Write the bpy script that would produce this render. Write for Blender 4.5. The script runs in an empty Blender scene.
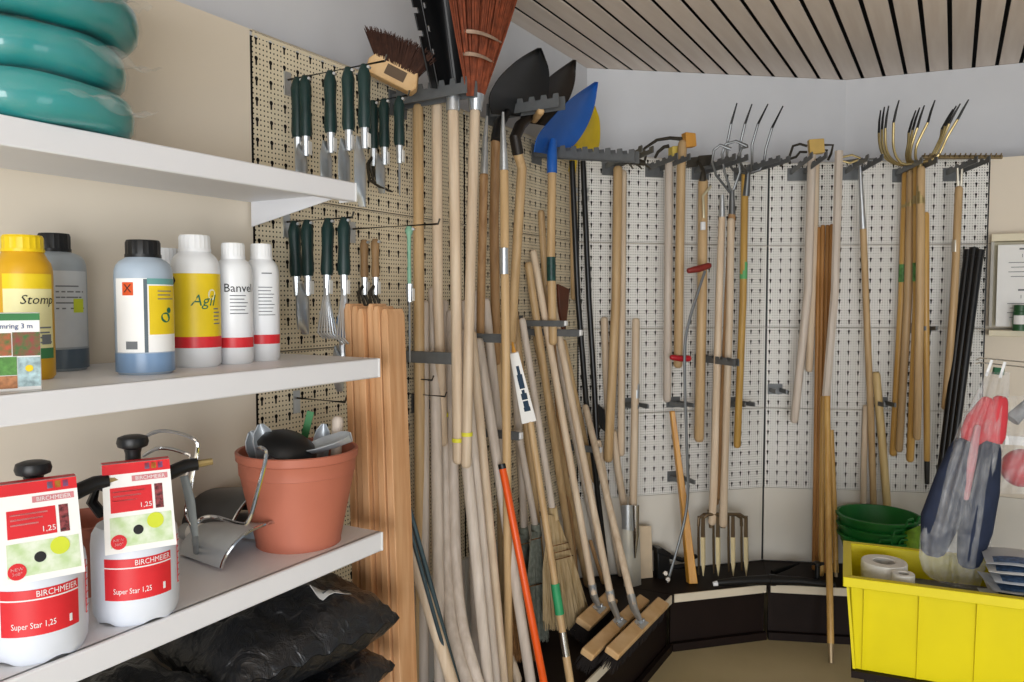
import bpy, bmesh, math, random
from mathutils import Vector, Matrix
random.seed(7)
SC = bpy.context.scene
COL = SC.collection

# ------------------------------------------------------------------ camera
FPX, HOR, CAMH = 780.0, 300.0, 1.56
PITCH = math.atan((341 - HOR) / FPX)
cam = bpy.data.cameras.new('camera'); cam.sensor_width = 36.0; cam.lens = 36.0 * FPX / 1024.0
cam.clip_start = 0.02
camo = bpy.data.objects.new('camera', cam); COL.objects.link(camo)
camo.location = (0, 0, CAMH); camo.rotation_euler = (math.pi / 2 - PITCH, 0, 0)
SC.camera = camo

# ------------------------------------------------------------------ light
w = bpy.data.worlds.new('daylight'); SC.world = w; w.use_nodes = True
w.node_tree.nodes['Background'].inputs[0].default_value = (0.80, 0.90, 1.0, 1)
w.node_tree.nodes['Background'].inputs[1].default_value = 0.3

def area(name, loc, target, sx, sy, power, col):
    l = bpy.data.lights.new(name, 'AREA'); l.shape = 'RECTANGLE'; l.size = sx; l.size_y = sy
    l.energy = power; l.color = col
    o = bpy.data.objects.new(name, l); COL.objects.link(o)
    o.location = loc
    o.rotation_euler = (Vector(target) - Vector(loc)).to_track_quat('-Z', 'Y').to_euler()
    return o
# daylight of the shop window and the glass door behind the photographer
area('shop_window_daylight', (-0.2, -3.3, 1.05), (0.4, 3.0, 1.6), 3.4, 1.8, 208, (0.98, 0.99, 1.0))
area('shop_door_daylight', (2.9, -0.9, 0.9), (0.2, 2.8, 0.7), 1.2, 1.5, 12, (0.93, 0.97, 1.0))

SC.view_settings.view_transform = 'Standard'
try: SC.view_settings.look = 'None'
except Exception: pass
SC.view_settings.gamma = 1.0
SC.view_settings.use_curve_mapping = False
SC.view_settings.exposure = 0.0

# ------------------------------------------------------------------ pixel <-> place
C0 = Vector((0, 0, CAMH))
FW = Vector((0, math.cos(PITCH), -math.sin(PITCH))); UP = Vector((0, math.sin(PITCH), math.cos(PITCH))); RT = Vector((1, 0, 0))
def ray(x, y): return FW + RT * ((x - 512) / FPX) + UP * ((341 - y) / FPX)
def proj(p):
    v = p - C0; d = v.dot(FW)
    return 512 + FPX * v.dot(RT) / d, 341 - FPX * v.dot(UP) / d
def onz(x, y, z):
    r = ray(x, y); return C0 + r * ((z - CAMH) / r.z)
def atY(x, y, Y):
    r = ray(x, y); return C0 + r * (Y / r.y)
def hd(a): return Vector((math.sin(math.radians(a)), math.cos(math.radians(a)), 0))
ZTOP, ZB, BASE = 2.227, 0.627, 0.26
ptA = Vector((-0.643, 1.953, 0)); ptC1 = Vector((0.303, 3.593, 0)); ptC2 = Vector((1.254, 3.848, 0)); ptC3 = Vector((2.249, 3.708, 0))
class Plane:
    def __init__(s, o, a): s.o = o; s.a = a; s.d = hd(a); s.n = hd(a + 90); s.rot = math.radians(90 - a)
    def pt(s, t, off, z): return s.o + s.d * t + s.n * off + Vector((0, 0, z))
PL = {'L': Plane(ptA, 30), 'M': Plane(ptC1, 75), 'R': Plane(ptC2, 98), 'S': Plane(ptC3, 120)}
def at(x, y, pl, off=0.0):
    p = PL[pl]; r = ray(x, y); o = p.o + p.n * off
    return C0 + r * ((o - C0).dot(p.n) / r.dot(p.n))
def lean(x1, y1, x2, y2, pl, o1, o2, zb=BASE):
    """top end seen at (x1,y1), o1 from the panel; foot on height zb, o2 from the panel, along the same line of sight line"""
    a = at(x1, y1, pl, o1); lo, hi = 0.2, 4.0
    for _ in range(50):
        k = (lo + hi) / 2; q = at(x1 + (x2 - x1) * k, y1 + (y2 - y1) * k, pl, o2)
        if q.z > zb: lo = k
        else: hi = k
    return a, q

# ------------------------------------------------------------------ mesh builder
class MB:
    def __init__(s): s.v = []; s.f = []
    def add(s, vs, fs):
        b = len(s.v); s.v += [Vector(x) for x in vs]; s.f += [[b + i for i in f] for f in fs]; return s
    def box(s, c, size, M=None):
        x, y, z = [k / 2 for k in size]
        vs = [Vector((i * x, j * y, k * z)) for k in (-1, 1) for j in (-1, 1) for i in (-1, 1)]
        c = Vector(c)
        if M is not None: vs = [M @ q for q in vs]
        return s.add([q + c for q in vs], [(0, 2, 3, 1), (4, 5, 7, 6), (0, 1, 5, 4), (2, 6, 7, 3), (0, 4, 6, 2), (1, 3, 7, 5)])
    def bar(s, p, q, wd, ht, up=Vector((0, 0, 1))):
        p, q = Vector(p), Vector(q); d = (q - p); L = d.length; d.normalize()
        sd = d.cross(up)
        if sd.length < 1e-4: sd = d.cross(Vector((1, 0, 0)))
        sd.normalize(); u = sd.cross(d)
        return s.box((p + q) / 2, (L, wd, ht), Matrix((d, sd, u)).transposed())
    def tube(s, pts, rad, n=8, flat=1.0, cap=True, up=Vector((0, -1, 0.01)), rounded=False):
        pts = [Vector(p) for p in pts]
        if not hasattr(rad, '__len__'): rad = [rad] * len(pts)
        rad = list(rad)
        if rounded and len(pts) > 1:
            a = (pts[1] - pts[0]).normalized(); b = (pts[-1] - pts[-2]).normalized()
            r0, r1 = rad[0], rad[-1]
            pts = [pts[0], pts[0] + a * r0 * .25, pts[0] + a * r0 * .8] + pts[1:-1] + [pts[-1] - b * r1 * .8, pts[-1] - b * r1 * .25, pts[-1]]
            rad = [r0 * .45, r0 * .82, r0] + rad[1:-1] + [r1, r1 * .82, r1 * .45]
        base = len(s.v); N = len(pts)
        for i, p in enumerate(pts):
            t = (pts[min(i + 1, N - 1)] - pts[max(i - 1, 0)]).normalized()
            a = t.cross(up)
            if a.length < 1e-3: a = t.cross(Vector((1, 0, 0)))
            a.normalize(); b = a.cross(t)
            for k in range(n):
                th = 2 * math.pi * k / n
                s.v.append(p + a * (math.cos(th) * rad[i]) + b * (math.sin(th) * rad[i] * flat))
        for i in range(N - 1):
            for k in range(n):
                s.f.append([base + i * n + k, base + i * n + (k + 1) % n, base + (i + 1) * n + (k + 1) % n, base + (i + 1) * n + k])
        if cap:
            s.f.append([base + k for k in range(n)][::-1]); s.f.append([base + (N - 1) * n + k for k in range(n)])
        return s
    def lathe(s, prof, n=24, o=(0, 0, 0), sx=1.0, sy=1.0, cap=True):
        o = Vector(o); base = len(s.v); N = len(prof)
        for r, z in prof:
            for k in range(n):
                th = 2 * math.pi * k / n; s.v.append(o + Vector((math.cos(th) * r * sx, math.sin(th) * r * sy, z)))
        for i in range(N - 1):
            for k in range(n):
                s.f.append([base + i * n + k, base + i * n + (k + 1) % n, base + (i + 1) * n + (k + 1) % n, base + (i + 1) * n + k])
        if cap:
            s.f.append([base + k for k in range(n)][::-1]); s.f.append([base + (N - 1) * n + k for k in range(n)])
        return s
    def prism(s, poly, o, ux, uy, th):
        o, ux, uy = Vector(o), Vector(ux), Vector(uy); un = ux.cross(uy).normalized(); n = len(poly)
        a = [o + ux * x + uy * y - un * th / 2 for x, y in poly]; b = [q + un * th for q in a]
        return s.add(a + b, [list(range(n))[::-1], list(range(n, 2 * n))] + [[i, (i + 1) % n, n + (i + 1) % n, n + i] for i in range(n)])
    def slab(s, a, nrm, th):
        """thick plate from world outline points"""
        a = [Vector(q) for q in a]; n = len(a); b = [q + Vector(nrm).normalized() * th for q in a]
        return s.add(a + b, [list(range(n))[::-1], list(range(n, 2 * n))] + [[i, (i + 1) % n, n + (i + 1) % n, n + i] for i in range(n)])
    def sheet(s, fn, nu, nv, th=0.002, skip=()):
        """thick curved sheet from fn(u,v) -> Vector"""
        P = [[Vector(fn(i / nu, j / nv)) for j in range(nv + 1)] for i in range(nu + 1)]
        top, bot = [], []
        for i in range(nu + 1):
            for j in range(nv + 1):
                du = P[min(i + 1, nu)][j] - P[max(i - 1, 0)][j]; dv = P[i][min(j + 1, nv)] - P[i][max(j - 1, 0)]
                nn = du.cross(dv); nn = nn.normalized() if nn.length > 1e-9 else Vector((0, 0, 1))
                top.append(P[i][j] + nn * th / 2); bot.append(P[i][j] - nn * th / 2)
        K = nv + 1; NT = len(top); fs = []
        cells = {(i, j) for i in range(nu) for j in range(nv)} - set(skip)
        for (i, j) in cells:
            q = [i * K + j, (i + 1) * K + j, (i + 1) * K + j + 1, i * K + j + 1]
            fs.append(q); fs.append([NT + k for k in q][::-1])
            for (ni, nj, e) in ((i - 1, j, (3, 0)), (i + 1, j, (1, 2)), (i, j - 1, (0, 1)), (i, j + 1, (2, 3))):
                if (ni, nj) not in cells: fs.append([q[e[1]], q[e[0]], NT + q[e[0]], NT + q[e[1]]])
        return s.add(top + bot, fs)
    def ball(s, c, r, nu=12, nv=8, sc=(1, 1, 1)):
        prof = [(max(1e-4, math.sin(math.pi * j / nv)) * r, -math.cos(math.pi * j / nv) * r) for j in range(nv + 1)]
        b = len(s.v); s.lathe(prof, nu, (0, 0, 0)); c = Vector(c)
        for i in range(b, len(s.v)): s.v[i] = c + Vector((s.v[i].x * sc[0], s.v[i].y * sc[1], s.v[i].z * sc[2]))
        return s
    def xf(s, M):
        s.v = [M @ q for q in s.v]; return s
    def build(s, name, mat, parent=None, local=False, sharp=40, bevel=0, seg=2):
        me = bpy.data.meshes.new(name)
        if parent is not None and not local: off = parent.location.copy()
        elif parent is None and not local:
            zs = [q.z for q in s.v]; off = sum((q for q in s.v), Vector()) / len(s.v); off.z = min(zs)
        else: off = Vector()
        me.from_pydata([tuple(q - off) for q in s.v], [], s.f)
        me.polygons.foreach_set('use_smooth', [True] * len(me.polygons))
        try: me.set_sharp_from_angle(angle=math.radians(sharp))
        except Exception: pass
        bm = bmesh.new(); bm.from_mesh(me); bmesh.ops.recalc_face_normals(bm, faces=bm.faces); bm.to_mesh(me); bm.free()
        me.update()
        o = bpy.data.objects.new(name, me); COL.objects.link(o)
        if mat: me.materials.append(mat)
        if parent is not None: o.parent = parent
        else: o.location = off
        if bevel:
            m = o.modifiers.new('bevel', 'BEVEL'); m.width = bevel; m.segments = seg; m.limit_method = 'ANGLE'
        return o
def tag(o, label=None, cat=None, group=None, kind=None):
    if label: o['label'] = label
    if cat: o['category'] = cat
    if group: o['group'] = group
    if kind: o['kind'] = kind
    return o
def thing(name, label, cat, loc, rz=0.0, group=None):
    o = bpy.data.objects.new(name, None); COL.objects.link(o); o.empty_display_size = .05
    o.location = loc; o.rotation_euler = (0, 0, rz)
    return tag(o, label, cat, group)
def copy_tree(o, parent=None):
    c = o.copy(); COL.objects.link(c); c.parent = parent
    for ch in list(o.children): copy_tree(ch, c)
    return c

# ------------------------------------------------------------------ materials
def lin(h):
    if isinstance(h, str):
        h = h.lstrip('#'); c = [int(h[i:i + 2], 16) / 255 for i in (0, 2, 4)]
    else: c = h
    return tuple(((x + .055) / 1.055) ** 2.4 if x > .04045 else x / 12.92 for x in c) + (1,)
_m = {}
def nd(nt, t, **kw):
    n = nt.nodes.new(t)
    for k, v in kw.items(): setattr(n, k, v)
    return n
def mat(name, col, rough=.5, metal=0.0, var=.08, scale=12.0, bump=0.0, spec=.4, trans=0.0, stretch=(1, 1, 1), col2=None, rnd=0.0, coat=0.0, alpha=1.0):
    """principled with procedural tonal variation, optional relief and per-object tone"""
    if name in _m: return _m[name]
    m = bpy.data.materials.new(name); m.use_nodes = True; nt = m.node_tree; b = nt.nodes['Principled BSDF']
    tc = nd(nt, 'ShaderNodeTexCoord'); mp = nd(nt, 'ShaderNodeMapping'); mp.inputs['Scale'].default_value = stretch
    nt.links.new(tc.outputs['Object'], mp.inputs['Vector'])
    no = nd(nt, 'ShaderNodeTexNoise'); no.inputs['Scale'].default_value = scale; no.inputs['Detail'].default_value = 5
    nt.links.new(mp.outputs[0], no.inputs['Vector'])
    c1 = lin(col); c2 = lin(col2) if col2 else tuple(k * (1 - var * 2.2) for k in c1[:3]) + (1,)
    cr = nd(nt, 'ShaderNodeValToRGB'); cr.color_ramp.elements[0].position = .32; cr.color_ramp.elements[1].position = .68
    cr.color_ramp.elements[0].color = c2; cr.color_ramp.elements[1].color = c1
    nt.links.new(no.outputs['Fac'], cr.inputs['Fac'])
    out = cr.outputs['Color']
    if rnd:
        oi = nd(nt, 'ShaderNodeObjectInfo'); hs = nd(nt, 'ShaderNodeHueSaturation')
        mr = nd(nt, 'ShaderNodeMapRange'); mr.inputs['To Min'].default_value = 1 - rnd; mr.inputs['To Max'].default_value = 1 + rnd
        nt.links.new(oi.outputs['Random'], mr.inputs['Value']); nt.links.new(mr.outputs[0], hs.inputs['Value'])
        nt.links.new(out, hs.inputs['Color']); out = hs.outputs['Color']
    nt.links.new(out, b.inputs['Base Color'])
    b.inputs['Roughness'].default_value = rough; b.inputs['Metallic'].default_value = metal
    b.inputs['Specular IOR Level'].default_value = spec
    b.inputs['Transmission Weight'].default_value = trans; b.inputs['Coat Weight'].default_value = coat
    b.inputs['Alpha'].default_value = alpha
    if bump:
        bp = nd(nt, 'ShaderNodeBump'); bp.inputs['Strength'].default_value = bump; bp.inputs['Distance'].default_value = .004
        nt.links.new(no.outputs['Fac'], bp.inputs['Height']); nt.links.new(bp.outputs[0], b.inputs['Normal'])
    _m[name] = m; return m
GR = (9, 9, .55)
ASH = mat('pale_ash', '#d8c6ae', .5, col2='#c2ab90', scale=7, stretch=GR, bump=.1, rnd=.10)
ASHG = mat('greyed_ash', '#d2c6ba', .5, col2='#bdb0a2', scale=7, stretch=GR, bump=.1, rnd=.08)
TAN = mat('tan_wood', '#c9ab80', .45, col2='#b39368', scale=7, stretch=GR, bump=.1, rnd=.12)
BRN = mat('brown_wood', '#b18c62', .5, col2='#99734b', scale=7, stretch=GR, bump=.1, rnd=.1)
YEL = mat('varnished_wood', '#d49a3c', .3, col2='#bf842c', scale=7, stretch=GR, bump=.05, rnd=.08)
BAM = mat('bamboo_wood', '#cfa762', .35, col2='#b98d48', scale=6, stretch=GR, bump=.05, rnd=.06)
PLANK = mat('raw_plank', '#d8ab80', .6, col2='#c08c5e', scale=9, stretch=(7, 7, .5), bump=.15, rnd=.10)
CUT = mat('cut_wood', '#d2b184', .6, col2='#c09a68', scale=14, bump=.15, rnd=.05)
STEEL = mat('galvanised_steel', '#c6cbcf', .32, .8, var=.06, scale=30)
CHROME = mat('chrome', '#d8dadc', .12, 1.0, var=.03)
RACK = mat('grey_painted_steel', '#6d7072', .45, .3, var=.06, scale=40)
DARKM = mat('dark_forged_steel', '#4a463f', .45, .7, var=.12, scale=40)
BRASS = mat('lacquered_tine_steel', '#b3a070', .35, .7, var=.08, scale=30)
BLACK = mat('black_plastic', '#131416', .4, var=.1)
BLKP = mat('black_painted_steel', '#101113', .35, var=.1)
WHITEP = mat('white_plastic', '#eceef0', .35, var=.02)
SHELF = mat('white_coated_shelf', '#e3e4e8', .4, var=.015, scale=5)
BEIGE = mat('beige_panel', '#e3d8c6', .55, var=.015, scale=3)
PAPER = mat('paper_white', '#f0f0ee', .6, var=.02)
GREENH = mat('dark_green_grip', '#12302e', .45, var=.15, scale=30)
REDP = mat('red_plastic', '#b8202c', .4)

def pegmat(nm, ca, cb):
    m = bpy.data.materials.new(nm); m.use_nodes = True; nt = m.node_tree; b = nt.nodes['Principled BSDF']
    tc = nd(nt, 'ShaderNodeTexCoord'); sp = nd(nt, 'ShaderNodeSeparateXYZ'); nt.links.new(tc.outputs['Object'], sp.inputs[0])
    def M(op, a, c=None):
        n = nd(nt, 'ShaderNodeMath', operation=op)
        for i, k in enumerate((a, c)):
            if k is None: continue
            if isinstance(k, (int, float)): n.inputs[i].default_value = k
            else: nt.links.new(k, n.inputs[i])
        return n.outputs[0]
    px, pz = .0465, .05
    def cell(o, p, sh=0.0): return M('MULTIPLY', M('SUBTRACT', M('FRACT', M('ADD', M('DIVIDE', o, p), sh)), .5), p)
    X, Z = sp.outputs[0], sp.outputs[2]
    def disc(a, c, r): return M('LESS_THAN', M('ADD', M('MULTIPLY', a, a), M('MULTIPLY', c, c)), r * r)
    small = disc(cell(X, px / 4), cell(Z, pz / 4), .0023)
    cx, cz = cell(X, px, .125), cell(Z, pz)
    slot = M('MULTIPLY', M('LESS_THAN', M('ABSOLUTE', cx), .0030), M('LESS_THAN', M('ABSOLUTE', cz), .011))
    eye = disc(cx, M('SUBTRACT', cz, .006), .0056)
    mask = M('MAXIMUM', M('MAXIMUM', slot, eye), small)
    tr = nd(nt, 'ShaderNodeBsdfTransparent'); mx = nd(nt, 'ShaderNodeMixShader')
    nt.links.new(mask, mx.inputs[0]); nt.links.new(b.outputs[0], mx.inputs[1]); nt.links.new(tr.outputs[0], mx.inputs[2])
    nt.links.new(mx.outputs[0], nt.nodes['Material Output'].inputs['Surface'])
    no = nd(nt, 'ShaderNodeTexNoise'); no.inputs['Scale'].default_value = 3; cr = nd(nt, 'ShaderNodeValToRGB')
    cr.color_ramp.elements[0].color = lin(ca); cr.color_ramp.elements[1].color = lin(cb)
    nt.links.new(tc.outputs['Object'], no.inputs['Vector']); nt.links.new(no.outputs['Fac'], cr.inputs[0]); nt.links.new(cr.outputs[0], b.inputs['Base Color'])
    b.inputs['Roughness'].default_value = .5
    return m
PEGL = pegmat('cream_perforated_panel', '#dccfb2', '#e3d7bd'); PEGW = pegmat('white_perforated_panel', '#e2e1dc', '#e9e8e4')  # cream of the left sheets also carries warm, dimmer light off the wood
LOWB = mat('off_white_board', '#dedad0', .5, var=.015, scale=3)
WALL = mat('white_plaster', '#dcdde0', .8, var=.02, scale=4, bump=.05)
CEILW = mat('ceiling_plank_wood', '#efe2d6', .6, col2='#e6d7ca', scale=5, stretch=(6, .5, 6), rnd=.06)
DARK = mat('dark_void_shade', '#15110e', .8)  # near-black stands in for the shade of the void behind panels and planks
PLAT = mat('dark_brown_base', '#1c110d', .6, spec=.2, var=.1, scale=10)
FLOORM = mat('beige_linoleum', '#c6b68f', .45, col2='#b5a57c', scale=2.2, bump=.02)
RAIL = mat('cream_price_rail', '#ded3bd', .5, var=.02)

# ------------------------------------------------------------------ the room
def wall(name, p, q, z0, z1, th, m):
    """wall whose room face runs from p to q; thickness goes away from the camera"""
    p, q = Vector(p), Vector(q); d = (q - p).normalized(); n = Vector((d.y, -d.x, 0))
    if n.dot(-(p + q) / 2) > 0: n = -n
    b = MB(); a = [p, q, q + n * th, p + n * th]
    b.add([Vector((k.x, k.y, z0)) for k in a] + [Vector((k.x, k.y, z1)) for k in a], [(0, 1, 2, 3), (4, 5, 6, 7), (0, 1, 5, 4), (1, 2, 6, 5), (2, 3, 7, 6), (3, 0, 4, 7)])
    return tag(b.build(name, m), kind='structure')
q1 = atY(587, 68, 4.09); ZC = q1.z
q2 = onz(846, 80, ZC)
q1 = Vector((q1.x, q1.y, 0)); q2 = Vector((q2.x, q2.y, 0))
dW = hd(30)
wall('wall_left', q1 - dW * 5.5, q1, 0, ZC, .12, WALL)
wall('wall_back', q1, q2, 0, ZC, .12, WALL)
wall('wall_right', q2, q2 + hd(112) * 3.2, 0, ZC, .12, WALL)
tag(MB().box((1.2, 1.0, -.03), (8.5, 8.5, .06)).build('floor', FLOORM), kind='structure')
# ceiling: planks parallel to the left wall over a dark void
ceil = MB().box((1.2, 1.2, ZC + .07), (9, 9, .06)).build('ceiling', DARK); tag(ceil, kind='structure')
pd = hd(29.5); pn = hd(119.5)
plank = MB().box((0, 0, 0), (.086, 8.0, .008)).build('ceiling_plank', CEILW, local=True, bevel=.002)
me_pl = plank.data; plank.parent = ceil
start = q1 - pn * .12
for k in range(46):
    o = plank if k == 0 else plank.copy()
    if k: COL.objects.link(o); o.parent = ceil
    c = start + pn * (.1035 * k + .043) - pd * 2.2
    o.location = Vector((c.x, c.y, ZC + .006)) - ceil.location
    o.rotation_euler = (0, 0, math.radians(-29.5))

# ------------------------------------------------------------------ wall shelving panels
def panel_bay(label, pl, t0, t1, plain_low=True, perforated=True, z1=ZTOP, name='pegboard', cat='pegboard', group=None):
    p = PL[pl]; base = p.pt(t0, 0, BASE if plain_low else ZB)
    r = thing(name, label, cat, base, p.rot, group); W = t1 - t0; z0 = base.z
    nrow = 4
    for k in range(nrow):
        za = ZB + .4 * k - z0 + .001; h = .398
        if perforated:
            s = MB().add([(0.005, 0, 0), (W - .005, 0, 0), (W - .005, 0, h), (0.005, 0, h)], [(0, 1, 2, 3)]).build('perforated_sheet', PEGL if pl == 'L' else PEGW, r, local=True)
            s.location = (0, 0, za)
            MB().box((W / 2, .004, h - .0015), (W - .004, .008, .003)).build('folded_edge', BEIGE, s, local=True)
        else:
            s = MB().box((W / 2, .006, h / 2), (W - .004, .012, h)).build('back_sheet', BEIGE, r, local=True); s.location = (0, 0, za)
    if plain_low:
        MB().box((W / 2, .006, (ZB - BASE) / 2), (W - .01, .012, ZB - BASE - .002)).build('lower_board', LOWB, r, local=True)
    MB().box((W / 2, .045, (z1 - z0) / 2), (W, .01, z1 - z0)).build('rear_board', DARK, r, local=True)  # added sheet, coloured near-black so the holes show shaded depth
    for x in (.0, W):
        MB().box((x, .03, (z1 - z0) / 2), (.012, .035, z1 - z0)).build('upright', BLKP, r, local=True)
    return r
LLEN = (ptC1 - ptA).length
panel_bay('cream perforated panel of the left wall carrying green-handled hand tools', 'L', 0, .95)
panel_bay('cream perforated panel behind the crowded pole bunch by the corner', 'L', .95, LLEN)
panel_bay('cream perforated panel behind the digging fork, between the two corners', 'M', 0, (ptC2 - ptC1).length)
panel_bay('cream perforated panel behind the brown dowels and hay forks', 'R', 0, (ptC3 - ptC2).length)
panel_bay('plain beige back panel at the right edge behind the sign holder', 'S', 0, 1.0, perforated=False, name='plain_backboard', cat='wall panel')

# base platforms
def isect(pa, oa, pb, ob):
    A, B = PL[pa], PL[pb]; a = A.o + A.n * oa; b = B.o + B.n * ob; d = b - a
    den = A.d.x * B.d.y - A.d.y * B.d.x; t = (d.x * B.d.y - d.y * B.d.x) / den
    return a + A.d * t
oL, oM, oR, oS = .45, .30, .34, .34
F0 = PL['L'].pt(-1.2, oL, 0); F1 = isect('L', oL, 'M', oM); F2 = isect('M', oM, 'R', oR); F3 = isect('R', oR, 'S', oS); F4 = PL['S'].pt(1.0, oS, 0)
B0 = PL['L'].pt(-1.2, 0, 0); B4 = PL['S'].pt(1.0, 0, 0)
plats = [(B0, ptC1, F1, F0, 'dark brown shelf base along the left wall under the poles'),
         (ptC1, ptC2, F2, F1, 'dark brown shelf base under the digging fork'),
         (ptC2, ptC3, F3, F2, 'dark brown shelf base under the brown dowels'),
         (ptC3, B4, F4, F3, 'dark brown shelf base behind the yellow crate')]
for a, b, c, d, lab in plats:
    r = thing('base_platform', lab, 'shelf base', (a + b + c + d) / 4)
    m = MB(); m.slab([v + Vector((0, 0, BASE - .022)) for v in (a, b, c, d)], (0, 0, 1), .02); m.build('deck', PLAT, r, bevel=.002)
    dr = (c - d).normalized(); n = Vector((dr.y, -dr.x, 0))
    if n.dot((a + b) / 2 - (c + d) / 2) > 0: n = -n
    i1, i2 = d + dr * .006, c - dr * .006
    MB().slab([i1 - n * .02, i2 - n * .02, i2 - n * .02 + Vector((0, 0, BASE - .025)), i1 - n * .02 + Vector((0, 0, BASE - .025))], -n, .012).build('kick_board', PLAT, r)
    MB().slab([i1 - n * .012, i2 - n * .012, i2 - n * .012 + Vector((0, 0, .035)), i1 - n * .012 + Vector((0, 0, .035))], n, .02).build('toe_rail', PLAT, r)
    i1, i2 = d + dr * .012, c - dr * .012
    MB().slab([i1 + Vector((0, 0, BASE - .038)), i2 + Vector((0, 0, BASE - .038)), i2 + Vector((0, 0, BASE - .002)), i1 + Vector((0, 0, BASE - .002))], n, .006).build('price_rail', RAIL, r)

# shelf bay on the left
bay = thing('shelf_unit', 'white wall shelving with three shelves full of garden chemicals and pots', 'shelving', PL['L'].pt(-1.0, 0, ZB), PL['L'].rot)
for k in range(4):
    s = MB().box((.5, .006, .2), (.996, .012, .396)).build('back_sheet', BEIGE, bay, local=True); s.location = (0, 0, .4 * k)
for x in (0.0, .992): MB().box((x, .03, .8), (.012, .05, 1.6)).build('upright', BLKP, bay, local=True)
Z1, Z2, Z3, Z4 = 1.825, 1.43, 1.035, .66
for z, dep in ((Z1, .335), (Z2, .398), (Z3, .402), (Z4, .40)):
    s = MB().box((.5, -dep / 2, -.012), (.99, dep, .024)).build('shelf', SHELF, bay, local=True, bevel=.003); s.location = (0, 0, z - ZB)
    MB().box((.5, -dep + .003, -.022), (.99, .014, .044)).build('front_lip', SHELF, s, local=True, bevel=.003)
    MB().box((.9935, -dep + .02, -.022), (.004, .05, .042)).build('corner_cap', WHITEP, s, local=True)
    for x in (.004, .986):
        MB().prism([(-.01, -.024), (-dep + .06, -.024), (-dep + .06, -.034), (-.01, -.085)], (x, 0, 0), (0, 1, 0), (0, 0, 1), .003).build('bracket', SHELF, s, local=True)

# ------------------------------------------------------------------ lettering
_tc = {}
def text_geo(t, bold=False):
    if t in _tc: return _tc[t]
    cu = bpy.data.curves.new('lettering', 'FONT'); cu.body = t; cu.size = 1; cu.align_x = 'CENTER'; cu.align_y = 'CENTER'; cu.resolution_u = 2
    if bold: cu.offset = .012
    o = bpy.data.objects.new('lettering_tmp', cu); COL.objects.link(o)
    dg = bpy.context.evaluated_depsgraph_get(); me = bpy.data.meshes.new_from_object(o.evaluated_get(dg))
    r = ([v.co.copy() for v in me.vertices], [list(p.vertices) for p in me.polygons])
    bpy.data.objects.remove(o); bpy.data.curves.remove(cu); bpy.data.meshes.remove(me)
    _tc[t] = r; return r
INK = mat('black_ink', '#1c1c1e', .6); INKG = mat('grey_ink', '#74787c', .6); INKW = mat('white_ink', '#f2f2f2', .6)
INKT = mat('green_ink', '#1f6f50', .6); INKB = mat('blue_ink', '#2a4a86', .6)
REDL = mat('red_label', '#df2c34', .4); YELL = mat('yellow_label', '#efd01c', .45); GRNL = mat('green_label', '#3a7f4a', .5)
def text_flat(t, size, o, ux, uy, m, parent, local=True, sx=1.0, shear=0.0, name='lettering'):
    vs, fs = text_geo(t); o, ux, uy = Vector(o), Vector(ux), Vector(uy)
    return MB().add([o + ux * (v.x * size * sx + v.y * size * shear) + uy * (v.y * size) for v in vs], fs).build(name, m, parent, local=local)
def text_cyl(t, size, R, ang, z, m, parent, sx=1.0, sy=1.0, shear=0.0):
    """lettering wrapped on a cylinder of radius R about local z; ang = 0 faces local -y"""
    vs, fs = text_geo(t); out = []
    for v in vs:
        a = ang + (v.x * sx + v.y * shear) * size / R
        out.append(Vector((math.sin(a) * R, -math.cos(a) * R * sy, z + v.y * size)))
    return MB().add(out, fs).build('lettering', m, parent, local=True)
def patch_cyl(R, a0, a1, z0, z1, m, parent, name='label_sheet', sy=1.0, n=None, th=.0005, lab=None):
    n = n or max(2, int((a1 - a0) / .15))
    o = MB().sheet(lambda u, v: ((math.sin(a0 + (a1 - a0) * u) * R), -math.cos(a0 + (a1 - a0) * u) * R * sy, z0 + (z1 - z0) * v), n, 1, th).build(name, m, parent, local=True)
    if lab: o['label'] = lab
    return o
def disc_cyl(R, ang, z, rr, m, parent, name='print_spot', ex=1.0):
    vs = [Vector((math.sin(ang + math.cos(t) * rr * ex / R) * R, -math.cos(ang + math.cos(t) * rr * ex / R) * R, z + math.sin(t) * rr)) for t in [k * math.pi / 8 for k in range(16)]]
    return MB().add(vs, [list(range(16))]).build(name, m, parent, local=True)
def lines_cyl(R, a0, a1, zs, h, m, parent, sy=1.0):
    b = MB()
    for i, z in enumerate(zs):
        e = a1 - (a1 - a0) * (.3 * ((i * 37) % 10) / 10)
        n = 4
        b.sheet(lambda u, v: (math.sin(a0 + (e - a0) * u) * R, -math.cos(a0 + (e - a0) * u) * R * sy, z + h * v), n, 1, .0003)
    return b.build('printed_lines', m, parent, local=True)

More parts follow.
